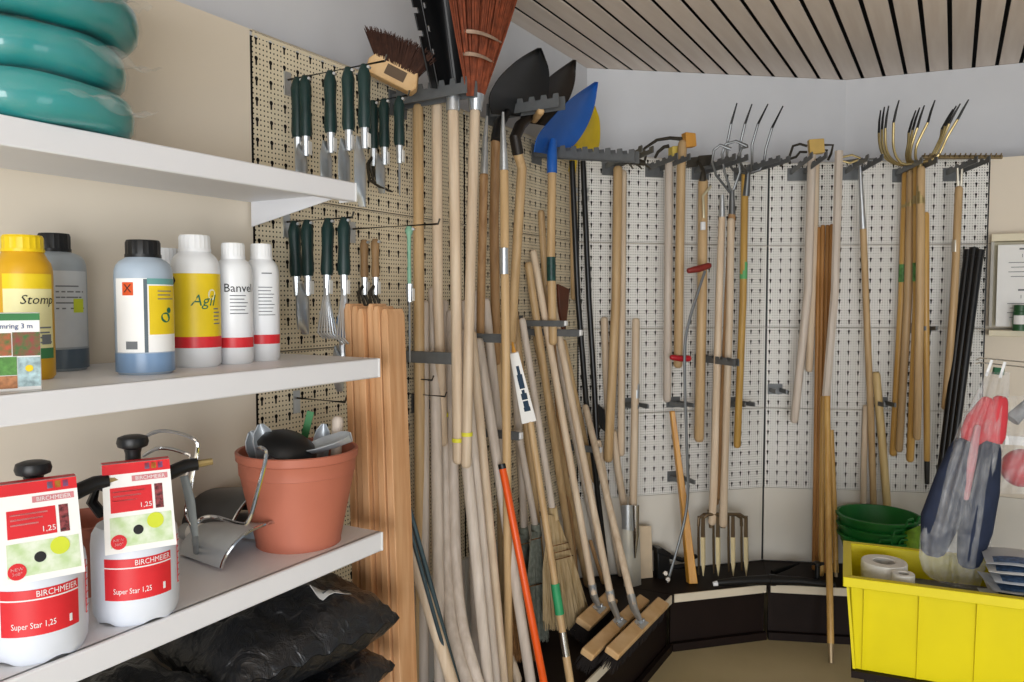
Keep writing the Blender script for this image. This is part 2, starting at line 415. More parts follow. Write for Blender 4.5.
# ------------------------------------------------------------------ bottles
def fz(p):
    v = Vector((-p.x, -p.y, 0)).normalized(); return math.atan2(v.y, v.x) + math.pi / 2
def bottle(label, px, py, R, H, bm, cm, z=Z2, capR=.55, group='bottles on the middle shelf', neck=.85, liquid=None, k=1.0):
    p = onz(px, py, z); r = thing('chemical_bottle', label, 'bottle', p, fz(p), group); r.scale = (k, k, k)
    s = H * neck; hc_ = .023
    prof = [(R * .9, 0), (R, .006), (R, s * .86), (R * .985, s * .91), (R * .93, s * .955), (R * .82, s * .99), (R * capR * 1.02, s + (H - hc_ - s) * .45), (R * capR * .93, H - hc_)]
    MB().lathe(prof, 32).build('body', bm, r, local=True)
    cp = MB(); n = 40; cr = R * capR
    pr = [(cr, H - .022), (cr, H - .004), (cr * .93, H)]
    cp.lathe(pr, n)
    for i in range(len(cp.v)):
        if (i % n) % 2 and i < 2 * n: cp.v[i] = Vector((cp.v[i].x * .965, cp.v[i].y * .965, cp.v[i].z))
    cp.lathe([(cr * 1.04, H - .027), (cr * 1.04, H - .022)], 32)
    cp.build('screw_cap', cm, r, local=True, sharp=20)
    if liquid:
        patch_cyl(R * 1.003, -math.pi, math.pi, .004, H * .16, liquid, r, 'liquid_band', n=32)
    return r
YB = mat('yellow_bottle', '#d9a51c', .35, var=.05); YCAP = mat('yellow_cap', '#f2cf12', .35)
BLB = mat('blue_grey_bottle', '#a9b9c9', .35, var=.04); BLL = mat('blue_liquid', '#7e9cbf', .3); DLQ = mat('dark_liquid', '#5a6a78', .3)
WB = mat('white_bottle', '#e9ecef', .32, var=.015)
b = bottle('amber yellow bottle with yellow cap behind the picture carton', 27, 379, .042, .235, YB, YCAP, capR=.72)
patch_cyl(.0426, -.75, 1.1, .035, .172, mat('pale_yellow_label', '#f3ecb0', .5), b)
patch_cyl(.0429, -.75, 1.1, .148, .172, YELL, b); patch_cyl(.0430, -.2, 1.1, .035, .052, GRNL, b)
text_cyl('Stomp', .021, .0434, .5, .13, INK, b, shear=.25)
lines_cyl(.0432, .1, 1.0, [.06 + .008 * i for i in range(4)], .0025, INKG, b)
patch_cyl(.0434, .55, .95, .058, .074, INKG, b, 'barcode')
b = bottle('grey-blue bottle with black cap half hidden behind the yellow bottle', 58, 370, .041, .20, mat('grey_bottle', '#aab4bc', .35), BLACK, capR=.52, liquid=DLQ, k=1.26)
patch_cyl(.0416, -.9, 1.2, .035, .145, mat('grey_paper', '#d3d8dc', .5), b); lines_cyl(.0419, .0, 1.0, [.09 + .008 * i for i in range(5)], .002, INKG, b)
patch_cyl(.0422, .55, .95, .085, .105, mat('lime_dot', '#d6e23a', .5), b, 'price_dot')
b = bottle('pale blue bottle with black cap and orange hazard square', 146, 373, .0425, .208, BLB, BLACK, capR=.6, liquid=BLL, k=1.13)
patch_cyl(.0431, -1.1, 1.35, .035, .148, PAPER, b); patch_cyl(.0434, .15, 1.3, .062, .137, YELL, b); patch_cyl(.0434, .1, 1.3, .139, .148, mat('teal_label', '#6aa3a0', .5), b)
hz = patch_cyl(.0436, -.75, -.35, .122, .142, mat('hazard_orange', '#e2571f', .5), b, 'hazard_square')
text_cyl('X', .018, .0439, -.55, .132, INK, b)
b2 = patch_cyl(.0436, -.02, .1, .035, .147, mat('slate_strip', '#56646e', .5), b, 'scale_strip')
disc_cyl(.0439, .75, .088, .008, INKT, b, ex=1.1); disc_cyl(.0439, .9, .099, .0045, INKT, b)
lines_cyl(.0437, .45, 1.15, [.116 + .006 * i for i in range(3)], .0016, INKG, b)
patch_cyl(.0436, -.65, -.25, .04, .052, INKG, b, 'barcode')
b = bottle('white bottle mostly hidden behind the yellow-labelled white bottle', 167, 364, .036, .20, WB, WHITEP, capR=.62, k=1.17)
b = bottle('white bottle with big yellow label over a red band', 197, 366, .0385, .215, WB, WHITEP, capR=.64, k=1.19)
patch_cyl(.0391, -1.25, 1.4, .05, .152, YELL, b); patch_cyl(.0393, -1.25, 1.4, .032, .05, REDL, b)
text_cyl('Agil', .026, .0397, .35, .108, INKT, b, shear=.25); disc_cyl(.0395, .68, .118, .009, mat('pale_leaf_ink', '#f4f0c8', .5), b, ex=.8)
lines_cyl(.0396, .75, 1.1, [.07 + .006 * i for i in range(5)], .002, INKG, b); text_cyl('\u2666', .012, .0397, -.95, .14, INK, b)
b = bottle('white bottle printed in bold black over a red band', 235, 363, .031, .205, WB, WHITEP, capR=.62, k=1.2)
patch_cyl(.0316, -1.3, 1.3, .028, .045, REDL, b); text_cyl('Banvel', .02, .0318, .3, .128, INK, b)
lines_cyl(.0317, -.2, .8, [.085 + .006 * i for i in range(6)], .0015, INKG, b)
b = bottle('white bottle with short red block, last on the middle shelf', 263, 360, .0295, .205, WB, WHITEP, capR=.62, k=1.22)
patch_cyl(.0301, -.5, 1.3, .03, .046, REDL, b); lines_cyl(.0301, -.2, .8, [.08 + .006 * i for i in range(9)], .0014, INKG, b)
lines_cyl(.0301, .0, .6, [.152], .002, INKG, b)

# picture carton in front of the yellow bottle
p = onz(16, 391, Z2); r = thing('glue_ring_carton', 'small carton with plant pictures and green header at the shelf edge', 'box', p, fz(p) + .05)
MB().box((0, .015, .056), (.064, .03, .112)).build('carton', PAPER, r, local=True, bevel=.001)
MB().box((0, -.0005, .106), (.0636, .001, .010)).build('header_band', GRNL, r, local=True)
text_flat('Leimring 3 m', .0102, (-.003, -.0014, .0925), (1, 0, 0), (0, 0, 1), INKB, r, sx=.95)
pics = [('#b8583c', -.017, .067, .026, .032), ('#8e3f3c', .0145, .067, .034, .034), ('#5f9a49', -.014, .036, .032, .026), ('#b7d3d8', .017, .027, .028, .042), ('#c98a5c', -.014, .013, .032, .018)]
for i, (c, x, z, wd, h) in enumerate(pics):
    MB().box((x, -.0006, z), (wd, .0012, h)).build('picture_panel', mat('picture_%d' % i, c, .5, var=.25, scale=120, col2=('#3f6a35' if i < 2 else None)), r, local=True)
MB().lathe([(.005, 0), (.005, .001)], 14, (0, 0, 0)).xf(Matrix.Translation((.017, -.001, .032)) @ Matrix.Rotation(math.pi / 2, 4, 'X')).build('flower_print', YELL, r, local=True)

# ------------------------------------------------------------------ sprayers
TANK = mat('translucent_white_tank', '#d9dfe9', .4, var=.02)
def sprayer(label, px, py, turn, hgt):
    p = onz(px, py, Z3); r = thing('pressure_sprayer', label, 'sprayer', p, fz(p) + turn, 'pump sprayers on the lower shelf')
    R = .067
    b = MB(); n = 48
    prof = [(R * .75, .012), (R * .9, 0), (R * .98, .012), (R, .03), (R, .125), (R * .97, .142), (R * .86, .155), (R * .5, .163), (R * .45, .185)]
    b.lathe(prof, n)
    for i in range(n, 3 * n):  # scalloped foot
        k = i % n
        b.v[i].z += max(0, math.cos(k / n * 2 * math.pi * 5)) * .005
    b.build('tank', TANK, r, local=True)
    MB().lathe([(.034, .178), (.036, .182), (.036, .2), (.03, .206), (.02, .21), (.012, .222)], 24).build('pump_collar', BLACK, r, local=True)
    MB().lathe([(.012, .218), (.012, hgt - .03), (.014, hgt - .022), (.023, hgt - .018), (.025, hgt - .011), (.023, hgt - .003), (.015, hgt)], 24).build('pump_knob', BLACK, r, local=True)
    lb = patch_cyl(R + .0008, -.85, .75, .045, .112, REDL, r)
    patch_cyl(R + .0014, -.85, .75, .0965, .0985, INKW, r, 'label_line')
    text_cyl('BIRCHMEIER', .0125, R + .0016, .28, .105, INKW, r, sx=.85); text_cyl('Super Star 1,25', .0125, R + .0016, -.2, .06, INKW, r, sx=.75)
    patch_cyl(R + .0016, .5, .56, .053, .064, INKW, r, 'seal_mark')
    bb = MB()
    for i in range(9):
        z = .05 + .01 * i; L = .18 if i % 2 else .1
        bb.sheet(lambda u, v: (math.sin(1.05 + L * u) * (R + .001), -math.cos(1.05 + L * u) * (R + .001), z + .0014 * v), 2, 1, .0004)
    bb.sheet(lambda u, v: (math.sin(1.05 + .03 * u) * (R + .001), -math.cos(1.05 + .03 * u) * (R + .001), .05 + .082 * v), 1, 4, .0004)
    bb.build('level_scale', REDL, r, local=True)
    # spray lance arm with trigger
    MB().tube([(.02, .0, .2), (.05, .01, .225), (.085, .02, .235), (.105, .02, .236)], [.014, .013, .012, .011], 10).build('spray_head', BLACK, r, local=True)
    MB().tube([(.105, .02, .236), (.13, .02, .238)], [.007, .006], 8).build('nozzle', BRASS, r, local=True)
    MB().tube([(-.02, .03, .2), (-.05, .035, .215), (-.06, .03, .19), (-.045, .035, .165)], .009, 8).build('hose_bend', BLACK, r, local=True)
    # folded cardboard tag over the shoulder
    def tagf(u, v):
        if v < .12: return ((u - .5) * .1, -.02 - v * .12, .262)
        k = (v - .12) / .88
        return ((u - .5) * (.1 + .004 * k), -.036 - .04 * k, .262 - .135 * k)
    c = MB().sheet(tagf, 4, 16, .0012).build('cardboard_tag', PAPER, r, local=True)
    def onT(u, k, e=.0012): return Vector(((u - .5) * (.1 + .004 * k), -.036 - .04 * k - e, .262 - .135 * k - e * .3))
    def tp(u0, u1, k0, k1, m, nm):
        return MB().add([onT(u0, k0), onT(u1, k0), onT(u1, k1), onT(u0, k1)], [(0, 1, 2, 3)]).build(nm, m, c, local=True)
    MB().add([(-.05, -.021, .2632), (.05, -.021, .2632), (.05, -.0355, .2632), (-.05, -.0355, .2632)], [(0, 1, 2, 3)]).build('red_fold', REDL, c, local=True)
    tp(0, 1, 0.0, .12, REDL, 'red_band'); tp(.42, .95, .15, .215, mat('pink_band', '#d98a90', .5), 'brand_strip')
    for i, cc in enumerate(('#6b8fb0', '#c9a23a', '#8a6fa0')):
        tp(.62 + .1 * i, .69 + .1 * i, .02, .09, mat('mark_%d' % i, cc, .5), 'test_mark')
    def tt(t, size, u, k, m, sx=1.0):
        o = onT(u, k, .0022); ux = Vector((1, 0, 0)); uy = Vector((0, .04, .135)).normalized()
        return text_flat(t, size, o, ux, uy, m, c, sx=sx)
    tt('BIRCHMEIER', .0085, .69, .183, INKW, .95)
    red = tp(.1, .7, .27, .55, REDL, 'red_panel'); tp(.74, .86, .27, .55, mat('mosaic', '#a04a4e', .5, var=.4, scale=200), 'picture_column')
    for i in range(3): tp(.14, .6 - .06 * i, .31 + .05 * i, .325 + .05 * i, mat('pink_ink', '#eeb0b2', .5), 'printed_line')
    tt('1,25', .011, .6, .49, INKW)
    tp(.08, .96, .6, .93, mat('picture_ground', '#b9d29c', .5, var=.2, scale=60, col2='#dfe8d6'), 'picture_ground')
    def disc(u, k, rr, m, nm):
        o = onT(u, k, .0022); uy = Vector((0, .04, .135)).normalized()
        return MB().add([o + Vector((1, 0, 0)) * math.cos(a) * rr + uy * math.sin(a) * rr for a in [i * math.pi / 10 for i in range(20)]], [list(range(20))]).build(nm, m, c, local=True)
    disc(.72, .68, .0125, mat('lime_dot', '#d6e23a', .5), 'price_dot'); disc(.47, .76, .0075, INK, 'beetle_print'); disc(.19, .87, .0115, REDL, 'red_seal')
    o = tt('NEW', .0062, .19, .85, INKW, 1.1); o = tt('360\u00b0', .0062, .19, .895, INKW, 1.1)
    return r
sprayer('white pump sprayer with red label nearest the left edge', 39, 648, .12, .285)
sprayer('white pump sprayer with red label, second from the left edge', 137, 612, .12, .30)

# ------------------------------------------------------------------ pots
TERRA = mat('terracotta_plastic', '#b56b55', .5, var=.05, scale=8)
def pot(label, px, py, Rt, Rb, H, z=Z3):
    p = onz(px, py, z); r = thing('terracotta_pot', label, 'pot', p, 0)
    prof = [(Rb * .9, .004), (Rb, 0), (Rb, .008), (Rt * .94, H - .05), (Rt * .955, H - .049), (Rt * .965, H - .022), (Rt * .975, H - .02), (Rt, H - .018), (Rt * 1.01, H - .002), (Rt * .99, H), (Rt * .95, H - .001), (Rb * .93, .02), (.001, .02)]
    MB().lathe(prof, 48, cap=False).build('pot_wall', TERRA, r, local=True, sharp=30)
    for k in range(10):
        a = k * math.pi / 5 + .2
        MB().box((math.cos(a) * Rb * .96, math.sin(a) * Rb * .96, .004), (.016, .006, .008), Matrix.Rotation(a + math.pi / 2, 3, 'Z')).build('foot_rib', TERRA, r, local=True)
    return r, p
pt, pp = pot('terracotta pot filled with steel hand tools on the lower shelf', 299, 541, .128, .09, .205)
pot('terracotta pot half hidden behind the two white sprayers', 86, 588, .075, .055, .13)
# hand tools standing in the pot
def in_pot(dx, dy, dz): return pp + Vector((dx, dy, dz))
ZINC = mat('pale_zinc', '#c9d0d6', .4, .55)
def trowel_in_pot(label, base, tip, wd, m=ZINC, name='steel_trowel', nrm=Vector((.3, -1, .3))):
    base, tip = Vector(base), Vector(tip); d = (tip - base); L = d.length; d.normalize(); sd = d.cross(nrm).normalized(); nn = sd.cross(d)
    r = thing(name, label, 'trowel', base, 0, 'hand tools in the terracotta pot')
    MB().tube([base, base + d * L * .45], .008, 8).build('tang', m, r)
    def f(u, v):
        wv = wd * (.55 + .45 * min(1, v * 3)) * (1 - max(0, (v - .72) / .28) ** 2 * .75)
        return base + d * (L * (.42 + .58 * v)) + sd * ((u - .5) * wv) + nn * (.25 * wd * ((u - .5) * 2) ** 2)
    MB().sheet(f, 6, 8, .0025).build('blade', m, r)
    return r
trowel_in_pot('narrow steel trowel blade leaning out of the left rim of the pot', in_pot(-.02, .02, .05), in_pot(-.095, -.02, .245), .05)
trowel_in_pot('bright steel transplanter blade beside the left pot rim', in_pot(-.03, -.02, .05), in_pot(-.07, -.03, .262), .045)
trowel_in_pot('steel scoop blade lying towards the right rim of the pot', in_pot(-.05, -.02, .17), in_pot(.125, -.03, .225), .07, nrm=Vector((0, -.2, 1)))
trowel_in_pot('upright steel weeder blade at the back of the pot', in_pot(.02, .04, .05), in_pot(.045, .05, .25), .035)
tag(MB().lathe([(.002, .035), (.03, .034), (.048, .022), (.056, .004), (.05, 0), (.002, .002)], 24, sx=1.15).xf(Matrix.Translation(in_pot(-.015, -.03, .205)) @ Matrix.Rotation(.35, 4, 'Y') @ Matrix.Rotation(.2, 4, 'X')).build('black_scoop_bowl', BLACK), 'black plastic bowl on top of the pot of hand tools', 'bowl')
tag(MB().tube([in_pot(.07, .03, .09), in_pot(.075, .06, .265)], [.011, .013], 10, rounded=True).build('short_stick', ASHG), 'short pale handle standing at the right back of the pot', 'handle')
tag(MB().box(in_pot(.0, .075, .235), (.016, .003, .08), Matrix.Rotation(.25, 3, 'Y')).build('plant_label', GRNL), 'small green plant label at the back of the pot', 'plant label')

# galvanised scoops and their bright wire handles, left of the pot
def gscoop(label, c, ang, R, L, m, hs=.75):
    r = thing('sheet_metal_scoop', label, 'scoop', c, ang)
    def f(u, v):
        a = -1.5 + 3.0 * u; rr = R * (.72 + .28 * v)
        lip = (1 - abs(u - .5) * 2) * .25 * v
        return Vector((L * (v - .5) + lip * R, math.sin(a) * rr, max(.002, math.cos(a) * rr * hs)))
    MB().sheet(f, 16, 8, .002).build('pan', m, r, local=True)
    def g(u, v):
        a = -1.5 + 3.0 * u
        return Vector((-L * .5, math.sin(a) * R * .72 * v, max(.002, math.cos(a) * R * .72 * hs * v)))
    MB().sheet(g, 10, 3, .002).build('rear_plate', m, r, local=True)
    pts = [f(k / 16, 1) + Vector((0, 0, .002)) for k in range(17)]
    MB().tube(pts, .0035, 6).build('rolled_rim', CHROME, r, local=True)
    return r
pc = onz(223, 560, Z3)
g1 = gscoop('galvanised scoop with a white tag lying upturned beside the terracotta pot', pc + Vector((.0, .045, .002)), math.radians(-28), .092, .15, mat('pale_zinc', '#c9d0d6', .4, .55))
MB().tube([(-.06, 0, .028), (-.10, 0, .026), (-.14, 0, .024)], [.021, .019, .018], 12).build('tube_handle', STEEL, g1, local=True)
MB().tube([(-.115, 0, .026), (-.08, 0, .027)], [.0198, .0212], 16, cap=False).build('price_tag', PAPER, g1, local=True)
pc2 = onz(205, 540, Z3)
g2 = gscoop('dark grey scoop lying upturned behind the galvanised scoop', pc2 + Vector((.0, .13, .002)), math.radians(-22), .105, .2, mat('dark_steel', '#6b6e72', .3, .8), .9)
def smooth(P, n=5):
    out = []
    for k in range(len(P) - 1):
        p0, p1, p2, p3 = P[max(0, k - 1)], P[k], P[k + 1], P[min(len(P) - 1, k + 2)]
        for j in range(n):
            t = j / n; out.append(.5 * (2 * p1 + (p2 - p0) * t + (2 * p0 - 5 * p1 + 4 * p2 - p3) * t * t + (3 * p1 - p0 - 3 * p2 + p3) * t ** 3))
    return out + [P[-1]]
def wire(name, label, cat, pts, rr, m, group=None):
    if len(pts) > 3: pts = smooth([Vector(p) for p in pts])
    return tag(MB().tube(pts, rr, 8).build(name, m), label, cat, group)
Yh = 1.5
wire('chrome_rod', 'chrome loop handle arching behind the second sprayer', 'handle',
     [atY(x, y, 1.42) for x, y in ((141, 440), (150, 434), (162, 431), (178, 433), (192, 438), (197, 443), (197, 452), (193, 472), (190, 492), (186, 512), (194, 530))] + [onz(200, 552, Z3)], .0035, CHROME)
wire('chrome_rod', 'lower chrome loop handle ending in a grip near the nozzle', 'handle',
     [atY(x, y, 1.45) for x, y in ((143, 456), (156, 449), (170, 449), (184, 453), (191, 458))] + [atY(186, 478, 1.43), atY(188, 510, 1.42), onz(196, 548, Z3)], .0035, CHROME)
tag(MB().tube([atY(184, 476, 1.40), atY(190, 500, 1.40), atY(195, 534, 1.41), onz(196, 557, Z3)], [.008, .009, .007, .006], 10, flat=.5).build('grey_lever', mat('grey_plastic', '#8d9496', .4)), 'grey lever grip standing below the chrome loops', 'handle')
wire('chrome_rod', 'chrome rod bent from the pot rim down to the scoop', 'handle',
     [in_pot(-.05, -.11, .225), atY(262, 448, 1.49), atY(266, 456, 1.485), atY(258, 490, 1.47), atY(249, 520, 1.46), atY(240, 524, 1.46), atY(215, 517, 1.47), atY(200, 520, 1.48), atY(193, 534, 1.48), onz(196, 551, Z3)], .004, CHROME)

# ------------------------------------------------------------------ hose coils on the top shelf
TURQ = mat('turquoise_hose', '#16908f', .3, var=.08, scale=9, coat=.8)
def filmmat(name, col, a):
    m = bpy.data.materials.new(name); m.use_nodes = True; nt = m.node_tree; b = nt.nodes['Principled BSDF']
    b.inputs['Base Color'].default_value = lin(col); b.inputs['Roughness'].default_value = .18
    tc = nd(nt, 'ShaderNodeTexCoord'); no = nd(nt, 'ShaderNodeTexNoise'); no.inputs['Scale'].default_value = 14; no.inputs['Detail'].default_value = 4; no.inputs['Distortion'].default_value = 1.2
    nt.links.new(tc.outputs['Object'], no.inputs['Vector'])
    bp = nd(nt, 'ShaderNodeBump'); bp.inputs['Strength'].default_value = .8; bp.inputs['Distance'].default_value = .01
    nt.links.new(no.outputs['Fac'], bp.inputs['Height']); nt.links.new(bp.outputs[0], b.inputs['Normal'])
    mr = nd(nt, 'ShaderNodeMapRange'); mr.inputs['From Min'].default_value = .35; mr.inputs['From Max'].default_value = .7; mr.inputs['To Min'].default_value = a * .5; mr.inputs['To Max'].default_value = a * 1.5
    nt.links.new(no.outputs['Fac'], mr.inputs['Value'])
    tr = nd(nt, 'ShaderNodeBsdfTransparent'); mx = nd(nt, 'ShaderNodeMixShader')
    nt.links.new(mr.outputs[0], mx.inputs[0]); nt.links.new(tr.outputs[0], mx.inputs[1]); nt.links.new(b.outputs[0], mx.inputs[2])
    nt.links.new(mx.outputs[0], nt.nodes['Material Output'].inputs['Surface'])
    return m
FILM = filmmat('clear_plastic_film', '#dfe3e4', .045)
FILMT = filmmat('clear_film_tail', '#dfe3e4', .09)
FILM2 = filmmat('clear_bag_film', '#e6e8ea', .12)
hc = PL['L'].pt(-.66, .19, Z1)
coil = [(0, 0, .0, .178, .0), (-.006, .004, .078, .172, .9), (.012, -.004, .154, .18, 2.0), (.0, .0, .232, .175, 3.1)]
names = ['turquoise hose coil in clear film resting on the top shelf', 'turquoise hose coil in clear film, second from the top shelf board', 'turquoise hose coil in clear film, third from the top shelf board', 'turquoise hose coil in clear film on top of the stack, cut by the picture edge']
for (dx, dy, dz, R, ph), lab in zip(coil, names):
    r = thing('hose_coil', lab, 'hose', hc + Vector((dx, dy, dz)), ph, 'wrapped hose coils on the top shelf')
    b = MB(); NU, NV = 56, 14; vs, fs = [], []
    for i in range(NU):
        a = 2 * math.pi * i / NU; wob = 1 + .02 * math.sin(3 * a + ph) + .012 * math.sin(7 * a)
        for j in range(NV):
            t = 2 * math.pi * j / NV; ct, st = math.cos(t), math.sin(t)
            e = .72
            x = (abs(ct) ** e) * (1 if ct > 0 else -1) * .045; z = (abs(st) ** e) * (1 if st > 0 else -1) * .0375
            rr = R - .048 + x * wob
            vs.append((math.cos(a) * rr, math.sin(a) * rr, .039 + z * (1 + .05 * math.sin(5 * a + ph))))
    for i in range(NU):
        for j in range(NV): fs.append((i * NV + j, ((i + 1) % NU) * NV + j, ((i + 1) % NU) * NV + (j + 1) % NV, i * NV + (j + 1) % NV))
    b.add(vs, fs).build('coil', TURQ, r, local=True, sharp=80)
    # film sleeve with a loose tail
    fb = MB(); vs2 = []
    for i in range(NU):
        a = 2 * math.pi * i / NU
        for j in range(NV):
            v = Vector(vs[i * NV + j]); c = Vector((math.cos(a) * (R - .048), math.sin(a) * (R - .048), .039))
            k = 1.06 + .05 * random.random(); q = c + (v - c) * k; q.z = max(.002, min(.077, q.z)); vs2.append(q)
    fb.add(vs2, fs)
    fb.build('film_sleeve', FILM, r, local=True, sharp=80)
    wa = math.radians(-18 + 9 * math.sin(ph * 2)) - ph
    def tail(u, v):
        d = Vector((math.cos(wa), math.sin(wa), 0)); s = Vector((-d.y, d.x, 0)); ln = .0 + .06 * v
        return d * (R + ln) + s * ((u - .5) * (.16 - .05 * v)) + Vector((0, 0, .04 + .008 * math.sin(u * 7 + ph) - .012 * v + .003 * math.sin(v * 9 + u * 5)))
    MB().sheet(tail, 12, 8, .0006).build('film_tail', FILMT, r, local=True, sharp=80)

# ------------------------------------------------------------------ black soil bags on the lowest shelf
def bagmat():
    m = mat('black_bag_film', '#1a1c20', .28, var=.1, scale=6, spec=.6)
    nt = m.node_tree; b = nt.nodes['Principled BSDF']
    tc = nd(nt, 'ShaderNodeTexCoord'); no = nd(nt, 'ShaderNodeTexNoise'); no.inputs['Scale'].default_value = 26; no.inputs['Detail'].default_value = 6; no.inputs['Distortion'].default_value = 1.0
    nt.links.new(tc.outputs['Object'], no.inputs['Vector']); bp = nd(nt, 'ShaderNodeBump'); bp.inputs['Strength'].default_value = .9; bp.inputs['Distance'].default_value = .012
    nt.links.new(no.outputs['Fac'], bp.inputs['Height']); nt.links.new(bp.outputs[0], b.inputs['Normal'])
    return m
BAGM = bagmat()
def soilbag(label, c, rz, L, W, H, seed, tilt=0.0, tagpos=None):
    rd = random.Random(seed); ph = [rd.uniform(0, 6) for _ in range(8)]
    r = thing('black_bag', label, 'bag', c, rz, 'black bags under the lower shelf')
    NU, NV = 30, 22; vs = []; fs = []
    def f(u, v, sgn):
        x, y = (u - .5) * 2, (v - .5) * 2
        e = max(0.0, (1 - abs(x) ** 2.6)) ** .55 * max(0.0, (1 - abs(y) ** 2.6)) ** .55
        n = .10 * math.sin(7 * x + ph[0] + 2 * y) + .09 * math.sin(9 * y + ph[1] - 3 * x) + .06 * math.sin(15 * x + 11 * y + ph[2]) + .04 * math.sin(23 * x - 17 * y + ph[3])
        z = H * .5 + sgn * H * .5 * e * (1 + n) if sgn > 0 else H * .5 - H * .5 * e
        cx = 1 - .07 * abs(y) ** 3; cy = 1 - .07 * abs(x) ** 3
        return Vector((x * L / 2 * cx, y * W / 2 * cy, z + tilt * x * L * .5 + (.006 * math.sin(20 * (x + y)) * (1 - e))))
    for sgn in (1, -1):
        b0 = len(vs)
        for i in range(NU + 1):
            for j in range(NV + 1): vs.append(f(i / NU, j / NV, sgn) + Vector((0, 0, .0006 * sgn)))
        for i in range(NU):
            for j in range(NV):
                q = [b0 + i * (NV + 1) + j, b0 + (i + 1) * (NV + 1) + j, b0 + (i + 1) * (NV + 1) + j + 1, b0 + i * (NV + 1) + j + 1]
                fs.append(q if sgn > 0 else q[::-1])
    MB().add(vs, fs).build('bag_body', BAGM, r, local=True, sharp=70)
    if tagpos:
        u0, v0, du, dv = tagpos
        o = MB().sheet(lambda u, v: f(u0 + du * u, v0 + dv * v, 1) + Vector((0, 0, .004)), 5, 4, .0008).build('paper_sticker', PAPER, r, local=True)
        MB().sheet(lambda u, v: f(u0 + du * (.15 + .6 * u), v0 + dv * (.3 + .12 * v), 1) + Vector((0, 0, .0052)), 5, 1, .0004).build('printed_line', INKG, o, local=True)
    return r
rzL = PL['L'].rot
soilbag('black plastic bag with a white sticker, at the end of the lowest shelf', PL['L'].pt(-.19, .255, Z4 + .105), rzL - .15, .44, .38, .17, 3, tagpos=(.6, .2, .18, .12))
soilbag('flat black plastic bag underneath the stickered bag', PL['L'].pt(-.21, .25, Z4 + .002), rzL + .05, .46, .40, .12, 5)
soilbag('black plastic bag at the left of the lowest shelf, small white label', PL['L'].pt(-.62, .27, Z4 + .07), rzL + .1, .40, .38, .17, 9, tagpos=(.45, .3, .2, .12))
soilbag('black plastic bag furthest left under the sprayers', PL['L'].pt(-.66, .25, Z4 + .002), rzL, .36, .40, .09, 11)

# ------------------------------------------------------------------ raw planks standing beside the shelf
for i in range(6):
    off = .215 + .0235 * i
    t = .125
    top = PL['L'].pt(t + .004 * (i % 2), off, 1.555 - .006 * (i % 3)); foot = PL['L'].pt(t + .02 + .01 * (i % 2), off + .014 + .002 * i, BASE + .001)
    ax = (top - foot).normalized(); nn = PL['L'].n; dd = PL['L'].d
    Lk = (top - foot).length; T, W2 = .0102, .028 + .003 * (i % 3)
    b = MB(); vs = []
    for k, (h, sx, sy) in enumerate(((0, 1, 1), (Lk * .45, 1, 1), (Lk - .02, 1, 1), (Lk - .004, .55, .95))):
        for sx_, sy_ in ((-1, -1), (1, -1), (1, 1), (-1, 1)): vs.append(foot + ax * h + nn * (sx_ * T * sx) + dd * (sy_ * W2 * sy))
    fs = [(3, 2, 1, 0), (12, 13, 14, 15)]
    for k in range(3):
        for q in range(4): fs.append((k * 4 + q, k * 4 + (q + 1) % 4, (k + 1) * 4 + (q + 1) % 4, (k + 1) * 4 + q))
    labs = ['raw wooden slat nearest the shelf back, leftmost of the upright slats', 'raw wooden slat second from the shelf in the upright row', 'raw wooden slat third from the shelf in the upright row', 'raw wooden slat fourth from the shelf in the upright row', 'raw wooden slat fifth from the shelf, next to the outer slat', 'raw wooden slat on the outer right side of the upright row']
    tag(b.add(vs, fs).build('wooden_lath', PLANK, bevel=.0015), labs[i], 'slat', 'raw wooden slats standing beside the shelf')

# ------------------------------------------------------------------ holders on the panels
def span(pl, x0, y0, x1):
    """distance from panel so that the bar starting at pixel (x0,y0) on the panel ends at column x1"""
    a = at(x0, y0, pl, .001); lo, hi = 0, 1.2; n = PL[pl].n; s = 1 if proj(a + n * .1)[0] > x0 else -1
    for _ in range(40):
        m = (lo + hi) / 2
        if s * (proj(a + n * m)[0] - x1) < 0: lo = m
        else: hi = m
    return a, lo
def rack(label, pl, x0, y0, x1, teeth=6, gap=.05, h=.026, up=0.0, L=None, y1=None):
    a, LL = span(pl, x0, y0, x1); L = L or LL
    if y1 is not None:
        e = a + PL[pl].n * L; up = (atY(x1, y1, e.y).z - e.z) / L
    P = PL[pl]; r = thing('tool_rack', label, 'tool rack', a, P.rot, 'toothed tool racks on the perforated panels')
    MB().box((0, -.003, -.012), (gap + .03, .005, .045 + h)).build('back_plate', RACK, r, local=True)
    for s in (-1, 1):
        pts = [(0, -.5 * h - .006), (L, -.5 * h - .002 + up * L), (L, h * .55 + up * L)]
        tw = L / (teeth * 2)
        for k in range(teeth):
            xb = L - tw * (2 * k); 
            pts += [(xb - tw * .1, h + up * (xb)), (xb - tw * .9, h + up * xb), (xb - tw, h * .45 + up * xb), (xb - tw * 1.9, h * .45 + up * xb)]
        pts += [(0, h * .45)]
        MB().prism(pts, (s * gap / 2, 0, 0), (0, -1, 0), (0, 0, 1), .004).build('toothed_arm', RACK, r, local=True)
    return r
def hook(label, pl, x0, y0, x1, y1=None, tip=True, h=.03, w_=.012, L=None):
    a, LL = span(pl, x0, y0, x1); L = L or LL; P = PL[pl]
    r = thing('panel_hook', label, 'hook', a, P.rot, 'grey hooks on the perforated panels')
    MB().box((0, -.002, 0), (.05, .004, .06)).build('back_plate', RACK, r, local=True)
    MB().bar((0, -.002, 0), (0, -L, .0), w_, h).build('arm', RACK, r, local=True, bevel=.002)
    if tip: MB().box((0, -L - .004, .002), (w_ * 1.6, .008, h * .8)).build('end_cap', WHITEP, r, local=True, bevel=.002)
    return r
